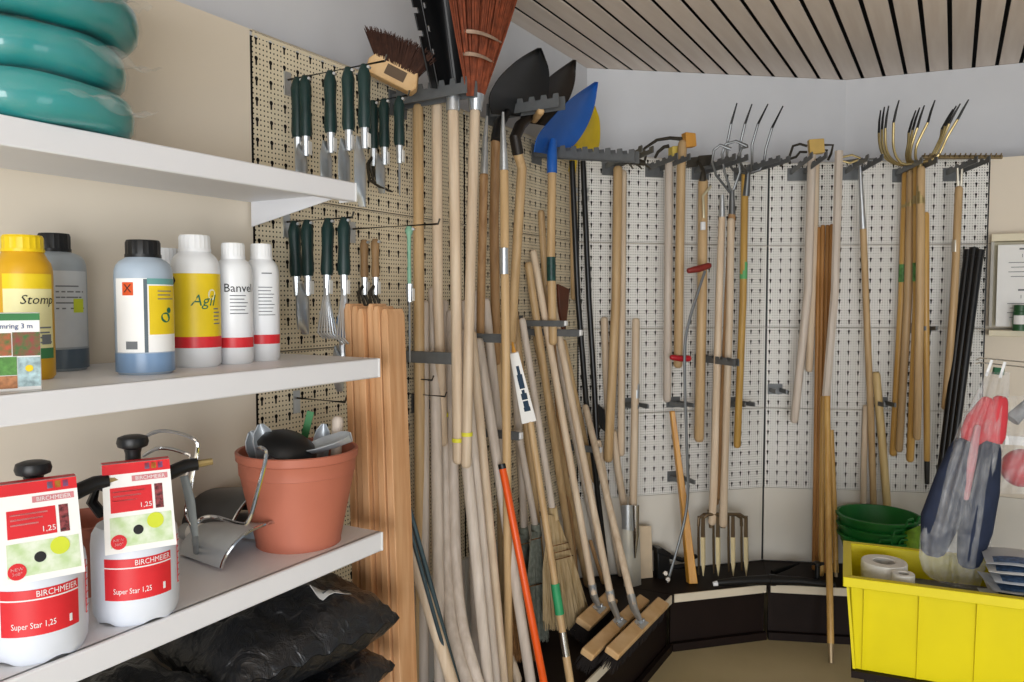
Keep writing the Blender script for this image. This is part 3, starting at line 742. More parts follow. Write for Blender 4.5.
rack('grey toothed rack below the black shovel and red besom', 'L', 397, 101, 472, 7, .055, .03)
rack('grey toothed rack below the dark shovel blades', 'L', 492, 113, 562, 6, .05, .03)
rack('grey toothed rack under the blue shovel blade', 'L', 536, 152, 637, 9, .05, .03, y1=158)
rack('short grey rack left of the two mattock handles', 'M', 610, 166, 648, 5, .05, .017)
rack('short grey rack holding the two mattock handles', 'M', 654, 168, 684, 5, .06, .017)
rack('short grey rack holding the claw cultivator', 'M', 700, 171, 742, 6, .06, .017)
rack('short grey rack just left of the panel joint, under the hay fork', 'M', 741, 172, 785, 6, .05, .017)
rack('short grey rack holding the yellow-headed hoe', 'R', 797, 172, 820, 4, .06, .017)
rack('short grey rack with the steel-ferruled rake', 'R', 852, 171, 876, 4, .06, .017)
rack('short grey rack carrying the nest of hay forks', 'R', 902, 173, 930, 5, .06, .017)
rack('short grey rack near the right panel edge', 'R', 952, 172, 984, 5, .05, .017)
hook('wide grey hook bar across the first poles of the left bunch', 'L', 397, 356, 457, h=.036, tip=False)
hook('short grey hook below the wide bar in the left bunch', 'L', 416, 403, 441, h=.03, tip=False)
hook('grey white-tipped hook left of the white saw sleeve', 'L', 452, 337, 503)
hook('small grey hook in the middle of the pole bunch', 'L', 452, 404, 484)
hook('grey white-tipped hook under the white saw sleeve', 'L', 468, 431, 520)
hook('upper white-tipped hook of the pair beside the black poles', 'L', 519, 323, 565, h=.024)
hook('lower white-tipped hook of the pair beside the black poles', 'L', 527, 332, 580, h=.028)
hook('grey hook low down behind the leaning brooms', 'L', 569, 447, 600)
for lab, pl, x0, y0, x1 in (('double hook around the round-topped spade handle', 'M', 629, 403, 658), ('double hook above the yellow varnished stick', 'M', 673, 402, 703),
                            ('double hook low behind the yellow varnished stick', 'M', 674, 476, 704), ('double hook right of the fork handles', 'M', 735, 402, 750),
                            ('empty double hook right of the panel joint', 'R', 775, 389, 790), ('double hook behind the hay fork handles', 'R', 918, 328, 944), ('double hook between dowels and rake handles', 'R', 880, 402, 890)):
    a, L = span(pl, x0, y0, x1); L = min(L, .16); r = thing('tool_hook', lab, 'hook', a, PL[pl].rot, 'double tool hooks')
    MB().box((0, -.002, 0), (.07, .004, .05)).build('back_plate', RACK, r, local=True)
    for s in (-1, 1): MB().bar((s * .024, -.002, -.004), (s * .024, -L, .004), .008, .02).build('prong', RACK, r, local=True)
rack('flat grey rack holding the cluster of fork handles halfway down', 'M', 699, 358, 737, 5, .02, .02)

# ------------------------------------------------------------------ green hand tools on prong hooks
def prong(label, pl, x0, y0, x1, drop=0.0):
    a, L = span(pl, x0, y0, x1); r = thing('prong_hook', label, 'hook', a, PL[pl].rot, 'wire prong hooks')
    MB().box((0, -.002, -.01), (.022, .004, .06)).build('back_plate', STEEL, r, local=True)
    MB().tube([(0, 0, 0), (0, -L, drop), (0, -L - .006, drop + .014)], .0028, 8).build('wire', DARKM, r, local=True)
    return a, L
def hand_tool(label, P, hl, kind, bl, rz, grip=GREENH, group='green-handled hand tools on the left panel', tilt=0.0, hr=.0165):
    r = thing('hand_tool', label, 'hand tool', P, rz, group); r.rotation_euler = (0, tilt, rz)
    MB().tube([(0, 0, .008), (0, 0, -.004), (0, 0, -.02), (0, 0, -hl * .5), (0, 0, -hl * .9), (0, 0, -hl)], [.007, .012, hr, hr * .86, hr, hr * .85], 12).build('handle', grip, r, local=True)
    MB().tube([(-.006, -.0125, 0), (.006, -.0125, 0)], .004, 6).build('hang_hole', STEEL, r, local=True)
    MB().tube([(0, 0, -hl), (0, 0, -hl - .05)], [.0105, .008], 8).build('ferrule', STEEL, r, local=True)
    MB().box((0, -.0115, -hl - .03), (.019, .002, .034)).build('price_tag', PAPER, r, local=True)
    z0 = -hl - .02
    if kind == 'trowel':
        def f(u, v):
            wv = .06 * min(1, .4 + v * 2.2) * (1 - max(0, (v - .6) / .4) ** 2 * .92); x = (u - .5)
            return Vector((x * wv, -.004 - .02 * (1 - (2 * x) ** 2) * min(1, v * 3) * .8 + .02, z0 - bl * v))
        MB().sheet(f, 8, 10, .002).build('blade', STEEL, r, local=True)
    elif kind == 'weeder':
        MB().tube([(0, 0, z0), (0, 0, z0 - bl * .7), (0, 0, z0 - bl)], [.006, .008, .003], 8, flat=.4).build('blade', STEEL, r, local=True)
    elif kind == 'rake':
        for k in range(7):
            x = (k - 3) / 3
            MB().tube([(0, 0, z0), (x * .022, 0, z0 - bl * .35), (x * .055, -.004, z0 - bl * .9), (x * .06, -.02, z0 - bl)], .0028, 6).build('tine', STEEL, r, local=True)
        MB().box((0, 0, z0 - bl * .55), (.075, .003, .007)).build('cross_strip', STEEL, r, local=True)
    elif kind == 'claw':
        for k in (-1, 0, 1):
            MB().tube([(0, 0, z0), (k * .025, .01, z0 - bl * .3), (k * .035, -.0, z0 - bl * .75), (k * .036, -.03, z0 - bl * .95), (k * .036, -.045, z0 - bl)], [.005, .005, .0045, .004, .002], 7).build('tine', DARKM, r, local=True)
    return r
rzt = PL['L'].rot + .35
a1, L1 = prong('upper wire prong with the long row of green-handled tools', 'L', 287, 80, 385)
def on_prong(a, px):
    n = PL['L'].n; lo, hi = 0, 1.0
    for _ in range(40):
        m = (lo + hi) / 2
        if proj(a + n * m)[0] < px: lo = m
        else: hi = m
    return a + n * lo
row1 = [(297, 'weeder', .10, 'green-handled weeder, leftmost on the upper prong'), (305, 'trowel', .11, 'green-handled narrow trowel, second on the upper prong'), (330, 'trowel', .13, 'green-handled trowel, third on the upper prong'), (348, 'trowel', .15, 'green-handled trowel, fourth on the upper prong'), (364, 'trowel', .17, 'green-handled trowel with broad blade nearest the brush, outermost on the upper prong')]
for px, kd, bl, lab in row1: hand_tool(lab, on_prong(a1, px) + Vector((0, 0, -.006)), .145, kd, bl, rzt)
a2, L2 = prong('second wire prong left of the first rack', 'L', 362, 103, 408)
for px, kd, bl, lab in ((373, 'claw', .10, 'green-handled claw partly behind the broad trowel'), (384, 'trowel', .11, 'green-handled trowel in the middle of the second prong'), (399, 'weeder', .12, 'green-handled weeder beside the first long pole')):
    hand_tool(lab, on_prong(a2, px) + Vector((0, 0, -.006)), .13, kd, bl, rzt)
a3, L3 = prong('lower wire prong above the middle shelf', 'L', 286, 222, 352)
for px, kd, bl, lab, tl in ((294, 'weeder', .12, 'green-handled weeder, leftmost on the lower prong', -.06), (307, 'trowel', .13, 'green-handled trowel, second on the lower prong', .0), (328, 'rake', .14, 'green-handled small leaf rake, third on the lower prong', .08), (344, 'rake', .15, 'green-handled small leaf rake beside the raw slats', .03)):
    hand_tool(lab, on_prong(a3, px) + Vector((0, 0, -.006)), .135, kd, bl, rzt, tilt=tl)
a4, L4 = prong('thin wire prong above the wooden-handled tools', 'L', 352, 229, 438)
wood_h = mat('worn_wood_grip', '#a07f58', .55, col2='#7d6244', scale=9)
for px, lab in ((364, 'wooden-handled hand tool above the slats, left one'), (375, 'wooden-handled hand tool above the slats, right one')):
    hand_tool(lab, on_prong(a4, px) + Vector((0, 0, -.04)), .10, 'claw', .08, rzt, grip=wood_h, group='wooden-handled hand tools', hr=.012)
MBt = on_prong(a4, 409)
hand_tool('thin steel hand tool with pale green sleeve left of the poles', MBt + Vector((0, 0, -.01)), .15, 'weeder', .2, rzt, grip=mat('pale_green_sleeve', '#7fae94', .5), group='wooden-handled hand tools', hr=.006)
prong('upper thin wire prong right of the slat tops', 'L', 398, 378, 432); prong('lower thin wire prong right of the slats', 'L', 399, 393, 445)
prong('wire prong hanging behind the pot', 'L', 296, 398, 345)
hand_tool('blue-bladed hand tool peeping out below the middle shelf', on_prong(a3, 336) + Vector((-.0, .06, -.24)), .06, 'trowel', .12, rzt, grip=mat('blue_grip', '#3d7ec0', .4), group='hand tools below the middle shelf')

# ------------------------------------------------------------------ long poles
def pole(label, pts, r=.017, m=ASH, name='wooden_pole', cat='handle', group='handles in the left bunch', n=12, taper=1.0):
    if len(pts) > 3: pts = smooth([Vector(p) for p in pts], 4)
    rad = [r * (taper + (1 - taper) * i / max(1, len(pts) - 1)) for i in range(len(pts))]
    return tag(MB().tube(pts, rad, n, rounded=True).build(name, m), label, cat, group)
def leanp(*a): return list(lean(*a))
def curve_px(pxs, pl, o1, o2):
    n = len(pxs); return [at(x, y, pl, o1 + (o2 - o1) * i / (n - 1)) for i, (x, y) in enumerate(pxs)]
def drop_to_base(pts, z=BASE):
    a, b = pts[-2], pts[-1]
    if b.z > z: pts = pts + [b + (b - a) * ((b.z - z) / max(1e-4, (a.z - b.z)))]
    elif b.z < z: k = (a.z - z) / (a.z - b.z); pts = pts[:-1] + [a + (b - a) * k]
    return pts
# tools hanging on the first rack, heads up
def tool(name, label, cat, base, group=None): return thing(name, label, cat, base, 0, group)
# street brush: block lies over the rack
s1 = leanp(418, 104, 421, 682, 'L', .06, .10)
r = tool('street_broom', 'brown-bristled street broom head up, its block on the first rack', 'broom', s1[1], 'brooms')
MB().tube(s1, .0165, 12, rounded=True).build('handle', TAN, r)
bx = at(393, 74, 'L', .10); ux = (at(423, 90, 'L', .16) - at(372, 64, 'L', .04)).normalized(); uy = (Vector((0, 0, 1)) - ux * ux.z).normalized(); un = ux.cross(uy)
MB().prism([(-.07, -.03), (.07, -.03), (.08, -.01), (.066, .03), (-.062, .03), (-.076, .005)], bx, ux, uy, .05).build('block', CUT, r, bevel=.004)
MB().box(bx - un * .026 + ux * .01 if un.y > 0 else bx + un * .026 + ux * .01, (.06, .03, .001), Matrix((ux, uy, un)).transposed()).build('paper_label', mat('brown_label', '#5a4630', .5), r)
BRIS = mat('dark_brown_bristle', '#45281c', .8, var=.2, scale=60)
b = MB(); rd = random.Random(4)
for k in range(1500):
    u, v = rd.uniform(-.066, .062), rd.uniform(-.025, .025)
    o = bx + ux * u + uy * .02 + un * v
    dr = (uy * .85 + ux * (u * 8.0 - .25) + un * (v * 9) + Vector((rd.uniform(-.12, .12), rd.uniform(-.12, .12), rd.uniform(-.1, .1)))).normalized()
    b.tube([o, o + dr * rd.uniform(.062, .085)], [.0016, .0008], 3, cap=False)
tag(b.build('bristles', BRIS, r), kind='stuff')
# handle next to it
pole('pale handle second from the left on the first rack, yellow dot near its end', [at(437, 102, 'L', .11), at(438, 300, 'L', .105), at(443, 446, 'L', .10)], .0165, ASH)
# black slotted shovel
hp = [at(453, 108, 'L', .21), at(456, 290, 'L', .22), at(458, 464, 'L', .23)]
r = tool('snow_shovel', 'black slotted plastic shovel standing blade up on the first rack', 'shovel', hp[-1])
MB().tube(hp, .0165, 12, rounded=True).build('handle', ASH, r)
MB().tube([at(453, 96, 'L', .21), at(453, 111, 'L', .21)], .021, 12).build('socket', STEEL, r)
def f(u, v):
    xl = 431 - 33 * v; xr = 465 - 15 * v
    return at(xl + (xr - xl) * u, 88 - 150 * v + 4 * u, 'L', .20 - .05 * math.sin(u * math.pi) + .02 * v)
MB().sheet(f, 10, 26, .004, skip={(2, 10), (0, 9), (2, 6), (0, 13), (2, 14), (0, 17), (2, 18)}).build('blade', BLACK, r)
for k in (.2, .75): MB().tube([f(k, .02), f(k, .5), f(k, .98)], .006, 6).build('stiffening_rib', BLACK, r)
# red-brown besom
hp = [at(475, 108, 'L', .255), at(470, 290, 'L', .26), at(466, 468, 'L', .26)]
r = tool('besom_broom', 'red-brown bristled besom standing head up, cut by the picture top', 'broom', hp[-1], 'brooms')
MB().tube(hp, .0155, 12, rounded=True).build('handle', ASH, r)
MB().tube([at(476, 95, 'L', .255), at(475.5, 111, 'L', .255)], [.026, .018], 14).build('socket', STEEL, r)
REDB = mat('red_brown_bristle', '#93492c', .6, var=.25, scale=40, rnd=.0)
b = MB(); rd = random.Random(8)
for k in range(420):
    u = rd.random(); w2 = rd.uniform(-1, 1)
    x0 = 467 + 17 * u; x1 = 444 + 88 * u + rd.uniform(-5, 5)
    p0 = at(x0, 96, 'L', .255 + .012 * w2); p2 = at(x1, -55 + rd.uniform(-12, 12), 'L', .255 + .05 * w2)
    p1 = at(x0 + (x1 - x0) * .42, 36, 'L', .255 + .035 * w2)
    b.tube([p0, p1, p2], [.0022, .002, .0015], 3, cap=False)
tag(b.build('bristles', REDB, r), kind='stuff')
for y, hw in ((55, 15), (33, 20)):
    pts = [at(478 + hw * math.cos(a) + (53 - y) * .15, y + hw * .28 * math.cos(a) + hw * .2 * math.cos(a) ** 2, 'L', .255 + .05 * math.sin(a)) for a in [i * math.pi / 10 for i in range(21)]]
    MB().tube(pts, .006, 6, flat=.6).build('binding_band', mat('beige_band', '#b59a86', .6), r)
DOT = mat('yellow_dot', '#e4dc3c', .5)
for nm_, px, py, off in (('wooden_pole', 443, 415, .10), ('snow_shovel', 457.5, 440, .23), ('besom_broom', 467, 434, .26)):
    q = at(px, py, 'L', off); MB().tube([q + Vector((0, 0, .006)), q - Vector((0, 0, .006))], .0172, 12, cap=False).build('yellow_sticker', DOT, bpy.data.objects[nm_])

# left bunch of replacement handles
pole('pale handle with a bulbous top, left side of the pole bunch', [at(433, 287, 'L', .06), at(434, 300, 'L', .06)] + [lean(434, 300, 440, 682, 'L', .06, .20)[1]], .018, ASHG)
pole('pale pole standing behind the bulbous-topped handle', leanp(424, 300, 424, 682, 'L', .07, .12), .016, ASHG)
pole('curved pale handle bending right at its foot, left of two', drop_to_base(curve_px([(443, 300), (445, 450), (447, 560), (450, 614), (457, 650), (467, 682), (476, 712)], 'L', .05, .34)), .0185, ASHG)
pole('curved pale handle bending right at its foot, right of two', drop_to_base(curve_px([(451, 310), (453, 460), (456, 560), (461, 615), (468, 648), (478, 682), (488, 712)], 'L', .08, .36)), .018, ASHG)
pole('pale pole just right of the dark gap in the left bunch', leanp(454, 330, 489, 690, 'L', .16, .34), .018, ASHG)
pole('pale pole second to the right of the dark gap', leanp(461, 330, 496, 690, 'L', .16, .31), .018, ASHG)
pole('yellowish pale pole in front of the binding of the left bunch', leanp(471, 330, 505, 700, 'L', .15, .30), .017, ASH)
pole('pale pole whose foot stands left of the orange handle', leanp(478, 338, 532, 690, 'L', .12, .34), .0175, ASHG)
pole('pale pole hidden deep inside the left bunch', leanp(485, 298, 512, 560, 'L', .06, .16), .0165, ASHG)
pole('pale pole deep in the bunch with a pinkish tone', leanp(465, 300, 478, 682, 'L', .05, .14), .017, ASHG)
pole('pale round pole crossing in front from the slats to the lower right', [at(398, 505, 'L', .22), at(414, 560, 'L', .27), lean(414, 560, 452, 682, 'L', .27, .40)[1]], .0175, ASH)
pole('short pale wedge-ended handle low beside the orange handle', leanp(505, 642, 521, 690, 'L', .20, .26), .016, ASH)
wire('steel_rod', 'blue-grey steel rod leaning right beside the raw slats', 'rod', leanp(399, 472, 441, 622, 'L', .27, .36), .007, mat('blue_steel', '#5c7384', .3, .8), 'steel rods')
wire('steel_rod', 'thinner blue-grey steel rod just left of the other rod', 'rod', leanp(396, 480, 436, 622, 'L', .29, .365), .0055, mat('blue_steel', '#5c7384', .3, .8), 'steel rods')
# orange handle
oh = leanp(502, 465, 541, 668, 'L', .24, .42)
r = tool('orange_pole', 'bright orange plastic-coated handle leaning in front of the besoms', 'handle', oh[1])
MB().tube(oh, .0125, 12, rounded=True).build('shaft', mat('orange_plastic', '#e8591a', .35, var=.04), r)
MB().tube([oh[0] + (oh[0] - oh[1]).normalized() * .004, oh[0] - (oh[0] - oh[1]).normalized() * .012], .0135, 12).build('end_cap', BLACK, r)

# ferruled tools next to the besom
def ferruled(name, label, cat, ptsW, ptsF, rw, rf, m=TAN, group=None):
    r = tool(name, label, cat, ptsW[-1], group)
    MB().tube(ptsW, rw, 12, rounded=True).build('handle', m, r); MB().tube(ptsF, rf, 10).build('ferrule', STEEL, r)
    return r
r = ferruled('long_tool', 'long tool with slanted steel ferrule beside the besom handle', 'garden tool', [at(484, 172, 'L', .15), at(481, 300, 'L', .07), at(480, 350, 'L', .06)], [at(487, 116, 'L', .15), at(485, 140, 'L', .15), at(484, 174, 'L', .15)], .0145, [.004, .009, .014], BRN, 'steel-ferruled tools')
tb = leanp(504, 168, 507, 480, 'L', .25, .25)
r = ferruled('long_tool', 'long straight tool with steel ferrule and silver sticker', 'garden tool', tb, [at(503, 112, 'L', .25), at(503, 132, 'L', .25), at(504, 170, 'L', .25)], .0145, [.004, .008, .0145], TAN, 'steel-ferruled tools')
MB().tube([at(504, 248, 'L', .25), at(504.2, 274, 'L', .25)], .0152, 12, cap=False).build('silver_sticker', STEEL, r)
# pointed shovels, blades up
CAMD = lambda p: (C0 - p).normalized()
def pl_interp(P, v):
    k = min(len(P) - 2, int(v * (len(P) - 1))); f_ = v * (len(P) - 1) - k
    def cm(j, c): return P[max(0, min(len(P) - 1, j))][c]
    out = []
    for c in (0, 1):
        p0, p1, p2, p3 = cm(k - 1, c), cm(k, c), cm(k + 1, c), cm(k + 2, c)
        out.append(.5 * (2 * p1 + (p2 - p0) * f_ + (2 * p0 - 5 * p1 + 4 * p2 - p3) * f_ ** 2 + (3 * p1 - p0 - 3 * p2 + p3) * f_ ** 3))
    return out
def shovel(label, le, re, off, m, hpts, sockpts, hm=TAN, sock=BLKP, hr=.017, dish=.035):
    r = tool('pointed_shovel', label, 'shovel', hpts[-1], 'pointed shovels standing blade up')
    def f(u, v):
        a, b_ = pl_interp(le, v), pl_interp(re, v)
        return at(a[0] + (b_[0] - a[0]) * u, a[1] + (b_[1] - a[1]) * u, 'L', off - dish * math.sin(math.pi * u) * (1 - v * .6) + .03 * v)
    MB().sheet(f, 12, 16, .003).build('blade', m, r, sharp=60)
    MB().tube(hpts, hr, 12, rounded=True).build('handle', hm, r)
    MB().tube(sockpts, [.013] + [hr * 1.2] * (len(sockpts) - 1), 12).build('socket', sock, r)
    return r
BLUE = mat('blue_enamel', '#2360b4', .4, var=.06); YELE = mat('yellow_enamel', '#e2c21a', .4)
DKB = mat('dark_brown_enamel', '#241d18', .45, var=.12)
shovel('black pointed shovel blade, leftmost of the blades up by the corner', [(492, 114), (489, 98), (499, 78), (518, 60), (538, 48)], [(538, 118), (546, 104), (549, 84), (548, 66), (541, 48)], .14, BLKP,
       [at(496, 135, 'L', .12), at(494, 220, 'L', .08), at(496, 365, 'L', .05)], [at(508, 112, 'L', .12), at(499, 124, 'L', .12), at(496, 142, 'L', .12)], BRN, BLKP)
shovel('dark brown pointed shovel blade between the black and blue blades', [(520, 122), (524, 106), (536, 90), (552, 75), (573, 60)], [(548, 126), (561, 112), (570, 97), (575, 80), (576, 60)], .10, DKB,
       [at(516, 148, 'L', .14), at(522, 168, 'L', .14), at(518, 230, 'L', .12), at(511, 345, 'L', .07)], [at(533, 114, 'L', .10), at(520, 126, 'L', .13), at(515, 138, 'L', .14), at(518, 154, 'L', .14)], TAN, DKB, .0175)
pole('sawn-off wooden handle end poking out between the dark blades', [at(541, 111, 'L', .22), at(534, 120, 'L', .10)], .014, CUT, name='handle_stub', group=None)
bshov = shovel('blue pointed shovel blade standing up by the corner', [(534, 152), (538, 136), (553, 117), (572, 98), (595, 82)], [(562, 156), (577, 142), (588, 124), (595, 103), (598, 82)], .11, BLUE,
       [at(552, 170, 'L', .12), at(551, 258, 'L', .12), at(553, 345, 'L', .13)], [at(553, 140, 'L', .11), at(552, 154, 'L', .12), at(552, 173, 'L', .12)], TAN, BLUE)
MB_lab = MB().tube([at(551, 257, 'L', .12), at(551.4, 281, 'L', .122)], .0182, 12, cap=False).build('paper_sleeve', mat('dark_teal_label', '#1f4a44', .4, var=.3, scale=60), bshov)
MB_lab['label'] = 'dark green paper sleeve'
shovel('yellow pointed shovel blade peeking out behind the blue blade', [(562, 158), (564, 142), (572, 128), (582, 116), (593, 106)], [(594, 158), (599, 145), (600, 132), (599, 118), (595, 106)], .05, YELE,
       [at(572, 164, 'L', .04), at(573, 230, 'L', .035), at(574, 300, 'L', .035)], [at(577, 146, 'L', .05), at(574, 156, 'L', .045), at(572, 172, 'L', .04)], TAN, YELE, .014, .02)
# brown leather sheath
tag(MB().slab([at(x, y, 'L', .10) for x, y in ((556, 284), (567, 289), (566, 306), (563, 332), (560, 331), (557, 305))], PL['L'].n, .012).build('leather_sheath', mat('red_brown_leather', '#5e2c1a', .4, var=.2), bevel=.002), 'reddish-brown leather sheath hanging above the white-tipped hooks', 'sheath')

# leaning handles of the right half of the left wall
pole('pale bamboo-like handle with round top behind the hooks', leanp(528, 262, 566, 520, 'L', .06, .14), .0155, TAN, group='handles leaning below the hooks')
pole('tan stick rising behind the blue shovel handle', leanp(541, 210, 549, 345, 'L', .05, .05, 1.36), .014, TAN, group='handles leaning below the hooks')
pole('short brown stick at the foot of the push brooms', leanp(590, 540, 606, 592, 'L', .10, .14), .009, BRN, group='handles leaning below the hooks')
pole('pale stick ending behind the last push broom', leanp(598, 440, 623, 589, 'L', .12, .17), .014, ASH, group='handles leaning below the hooks')
pole('tan pole running down behind the straw broom', leanp(513, 300, 545, 600, 'L', .04, .10), .015, TAN, group='handles leaning below the hooks')
for lab, a4, o4, rr, mm in (('grey-tan pole right behind the besom handle in the bunch', (474, 290, 484, 520), (.035, .10), .016, ASHG),
                           ('tan pole left of the silver-stickered tool, low in the bunch', (496, 300, 500, 470), (.04, .08), .0155, TAN),
                           ('pale pole directly below the dark shovel handle', (512, 330, 524, 520), (.03, .08), .015, ASHG),
                           ('tan pole starting under the white-tipped hook pair', (536, 336, 574, 520), (.035, .09), .015, TAN),
                           ('pale pole between the two push broom handles', (556, 345, 592, 520), (.03, .08), .0145, ASHG),
                           ('thin tan pole leaning right under the leather sheath', (563, 340, 598, 500), (.03, .07), .0135, TAN),
                           ('brownish pole below the dark green paper sleeve', (547, 290, 560, 420), (.03, .08), .0145, BRN)):
    pole(lab, leanp(*a4, 'L', *o4), rr, mm, group='handles leaning below the hooks')
# saw with the white printed sleeve and green grip label
sw = [at(514, 352, 'L', .24), at(530, 421, 'L', .25)]
sl = lean(530, 421, 566, 655, 'L', .25, .42)
r = tool('pole_tool', 'long tool in a white printed sleeve with green wrap near its foot', 'garden tool', sl[1])
MB().tube([at(512.5, 342, 'L', .24), at(514, 352, 'L', .24)], [.003, .008], 8).build('tip', YEL, r)
d = (sw[1] - sw[0]); sd = d.cross(CAMD(sw[0])).normalized(); nn = sd.cross(d.normalized())
MB().slab([sw[0] - sd * .014, sw[0] + sd * .016, sw[1] + sd * .03, sw[1] - sd * .022], nn, .012).build('printed_sleeve', PAPER, r, bevel=.002)
nfront = nn if nn.dot(CAMD(sw[0])) > 0 else -nn
o_ = sw[0] + d * .52 + (nn * .012 if nn.dot(CAMD(sw[0])) > 0 else Vector()) + nfront * .001
ud = d.normalized()
vd = nfront.cross(ud).normalized()
for k0, k1, wd in ((-.34, -.22, .010), (-.22, -.02, .018), (.0, .05, .010), (.05, .14, .020), (.16, .25, .018), (.25, .31, .022)):
    MB().box(o_ + d * ((k0 + k1) / 2), ((k1 - k0) * d.length, wd, .001), Matrix((ud, vd, nfront)).transposed()).build('printed_block', mat('navy_ink', '#1e3a52', .5), r)
MB().tube([sw[1], sl[1] + (sl[0] - sl[1]).normalized() * .10], .0125, 12).build('handle', TAN, r)
MB().tube([lean(530, 421, 566, 655, 'L', .25, .42)[0] + (sl[1] - sl[0]) * .62, sl[0] + (sl[1] - sl[0]) * .735], .0155, 12).build('green_wrap', mat('green_wrap', '#2f9a63', .5), r)
MB().tube([sl[0] + (sl[1] - sl[0]) * .80, sl[0] + (sl[1] - sl[0]) * .89], .014, 10).build('clamp', CHROME, r)
MB().tube([sl[0] + (sl[1] - sl[0]) * .88, sl[1]], .0135, 12, rounded=True).build('foot', TAN, r)

# straw broom, besoms
STRAW = mat('straw', '#cdb892', .8, col2='#a98f63', scale=60, stretch=(1, 1, .1)); STRG = mat('greyed_straw', '#8f9488', .8, col2='#6f7468', scale=60); TWIG = mat('brown_twig', '#8a6238', .8, col2='#5e4020', scale=60)
def straw_broom(label, hx, neck, foot, spread, off0, off1, m, hm, n=260, seed=1, ties=(), hr=.013):
    rd = random.Random(seed)
    h0 = at(*hx, 'L', off0); nk = at(*neck, 'L', off1 - .03)
    r = tool('straw_broom', label, 'broom', at(*foot, 'L', off1), 'brooms')
    MB().tube([h0, nk], hr, 10, rounded=True).build('handle', hm, r)
    b = MB()
    for k in range(n):
        u = rd.uniform(-1, 1); w2 = rd.uniform(-1, 1)
        p0 = at(neck[0] + u * 4, neck[1] + 2, 'L', off1 - .03 + .012 * w2)
        p1 = at(neck[0] + (foot[0] - neck[0]) * .5 + u * spread * .75, neck[1] + (foot[1] - neck[1]) * .5, 'L', off1 - .01 + .025 * w2)
        ye = foot[1] + rd.uniform(-9, 3); p2 = at(foot[0] + u * spread + rd.uniform(-2, 2), ye, 'L', off1 + .01 + .03 * w2)
        p2.z = max(p2.z, BASE + .002)
        b.tube([p0, p1, p2], [.0022, .002, .0012], 3, cap=False)
    tag(b.build('bristles', m, r), kind='stuff')
    MB().tube([at(neck[0] - .4, neck[1] - 6, 'L', off1 - .03), at(neck[0] + .6, neck[1] + 6, 'L', off1 - .03)], [hr * 1.3, hr * 1.6], 10).build('binding', m, r)
    for k in ties:
        y = neck[1] + (foot[1] - neck[1]) * k; sx = 4 + (spread - 4) * min(1, k * 1.5) * .9; cx = neck[0] + (foot[0] - neck[0]) * k
        pts = [at(cx + sx * math.cos(a), y - sx * .25 * math.cos(a), 'L', off1 - .015 + .035 * math.sin(a)) for a in [i * math.pi / 8 for i in range(17)]]
        MB().tube(pts, .0022, 6).build('tie', TWIG, r)
    return r
straw_broom('straw broom with stitched head left of the push brooms', (522, 318), (553, 513), (567, 628), 23, .12, .24, STRAW, ASHG, 420, 2, (.28, .34, .40))
straw_broom('greyish straw broom half hidden behind the saw handle', (518, 430), (536, 530), (536, 640), 12, .10, .18, STRG, ASHG, 220, 3, (.08, .5))
straw_broom('brown twig besom behind the orange handle', (506, 470), (511, 520), (526, 660), 12, .14, .24, TWIG, BRN, 200, 5, (.1, .3, .5))
straw_broom('greyish twig besom between orange handle and saw handle', (520, 440), (524, 533), (530, 640), 9, .06, .12, STRG, ASHG, 160, 6, (.1,))

# push brooms with heads on the base
def push_broom(label, hx1, hx2, A_, B_, off, W_, seed, o1=.12):
    """A_,B_: pixel ends of the board top"""
    zb = BASE + .085
    a, b_ = onz(*A_, zb), onz(*B_, zb); ax = (b_ - a).normalized(); L = (b_ - a).length
    side = Vector((-ax.y, ax.x, 0)); up = Vector((0, 0, 1))
    if side.y < 0: side = -side
    tl = Matrix.Rotation(-.42, 3, ax) if (Matrix.Rotation(-.42, 3, ax) @ up).dot(CAMD(a)) > (Matrix.Rotation(.42, 3, ax) @ up).dot(CAMD(a)) else Matrix.Rotation(.42, 3, ax)
    up2 = tl @ up; sd2 = tl @ side
    c = (a + b_) / 2
    r = tool('push_broom', label, 'broom', c - Vector((0, 0, .085)), 'push brooms standing on the base')
    Mx = Matrix((ax, sd2, up2)).transposed()
    MB().box(c - up2 * .012, (L, W_, .026), Mx).build('board', CUT, r, bevel=.006, seg=3)
    rd = random.Random(seed); bb = MB()
    for k in range(700):
        u, v = rd.uniform(-.49, .49), rd.uniform(-.45, .45); o = c + ax * (u * L) + sd2 * (v * W_) - up2 * .022
        dr = (-up2 + ax * (u * .3) + sd2 * (v * .4) + Vector((rd.uniform(-.1, .1), rd.uniform(-.1, .1), 0))).normalized(); e = o + dr * .06
        if e.z < BASE + .001: e = o + dr * (.06 * (o.z - BASE - .001) / (o.z - e.z))
        bb.tube([o, e], [.0018, .001], 3, cap=False)
    tag(bb.build('bristles', mat('black_bristle', '#1d1614', .8), r), kind='stuff')
    ht = at(*hx1, 'L', o1); hb = c + up2 * .045 + (ht - c).normalized() * .0
    hb = onz(hx2[0], hx2[1] + 6, (c + up2 * .03).z)
    MB().tube([ht, hb], .0145, 12, rounded=True).build('handle', ASH, r)
    dh = (ht - hb).normalized()
    MB().tube([hb + dh * .05, hb, c + up2 * .004], [.0165, .0155, .010], 10).build('socket', STEEL, r)
    MB().prism([(-.035, -.02), (.035, -.02), (.02, .02), (-.02, .02)], c + up2 * .003, ax, sd2, .004).build('bracket_plate', STEEL, r)
    for s in (-1, 1): MB().lathe([(.006, 0), (.006, .004), (.003, .006)], 8).xf(Matrix.Translation(c + up2 * .005 + ax * s * .026) @ Mx.to_4x4()).build('screw', CHROME, r)
    return r
push_broom('push broom furthest back, its board end behind the straw broom', (533, 250), (594, 590), (584, 622), (612, 596), .2, .065, 1, .05)
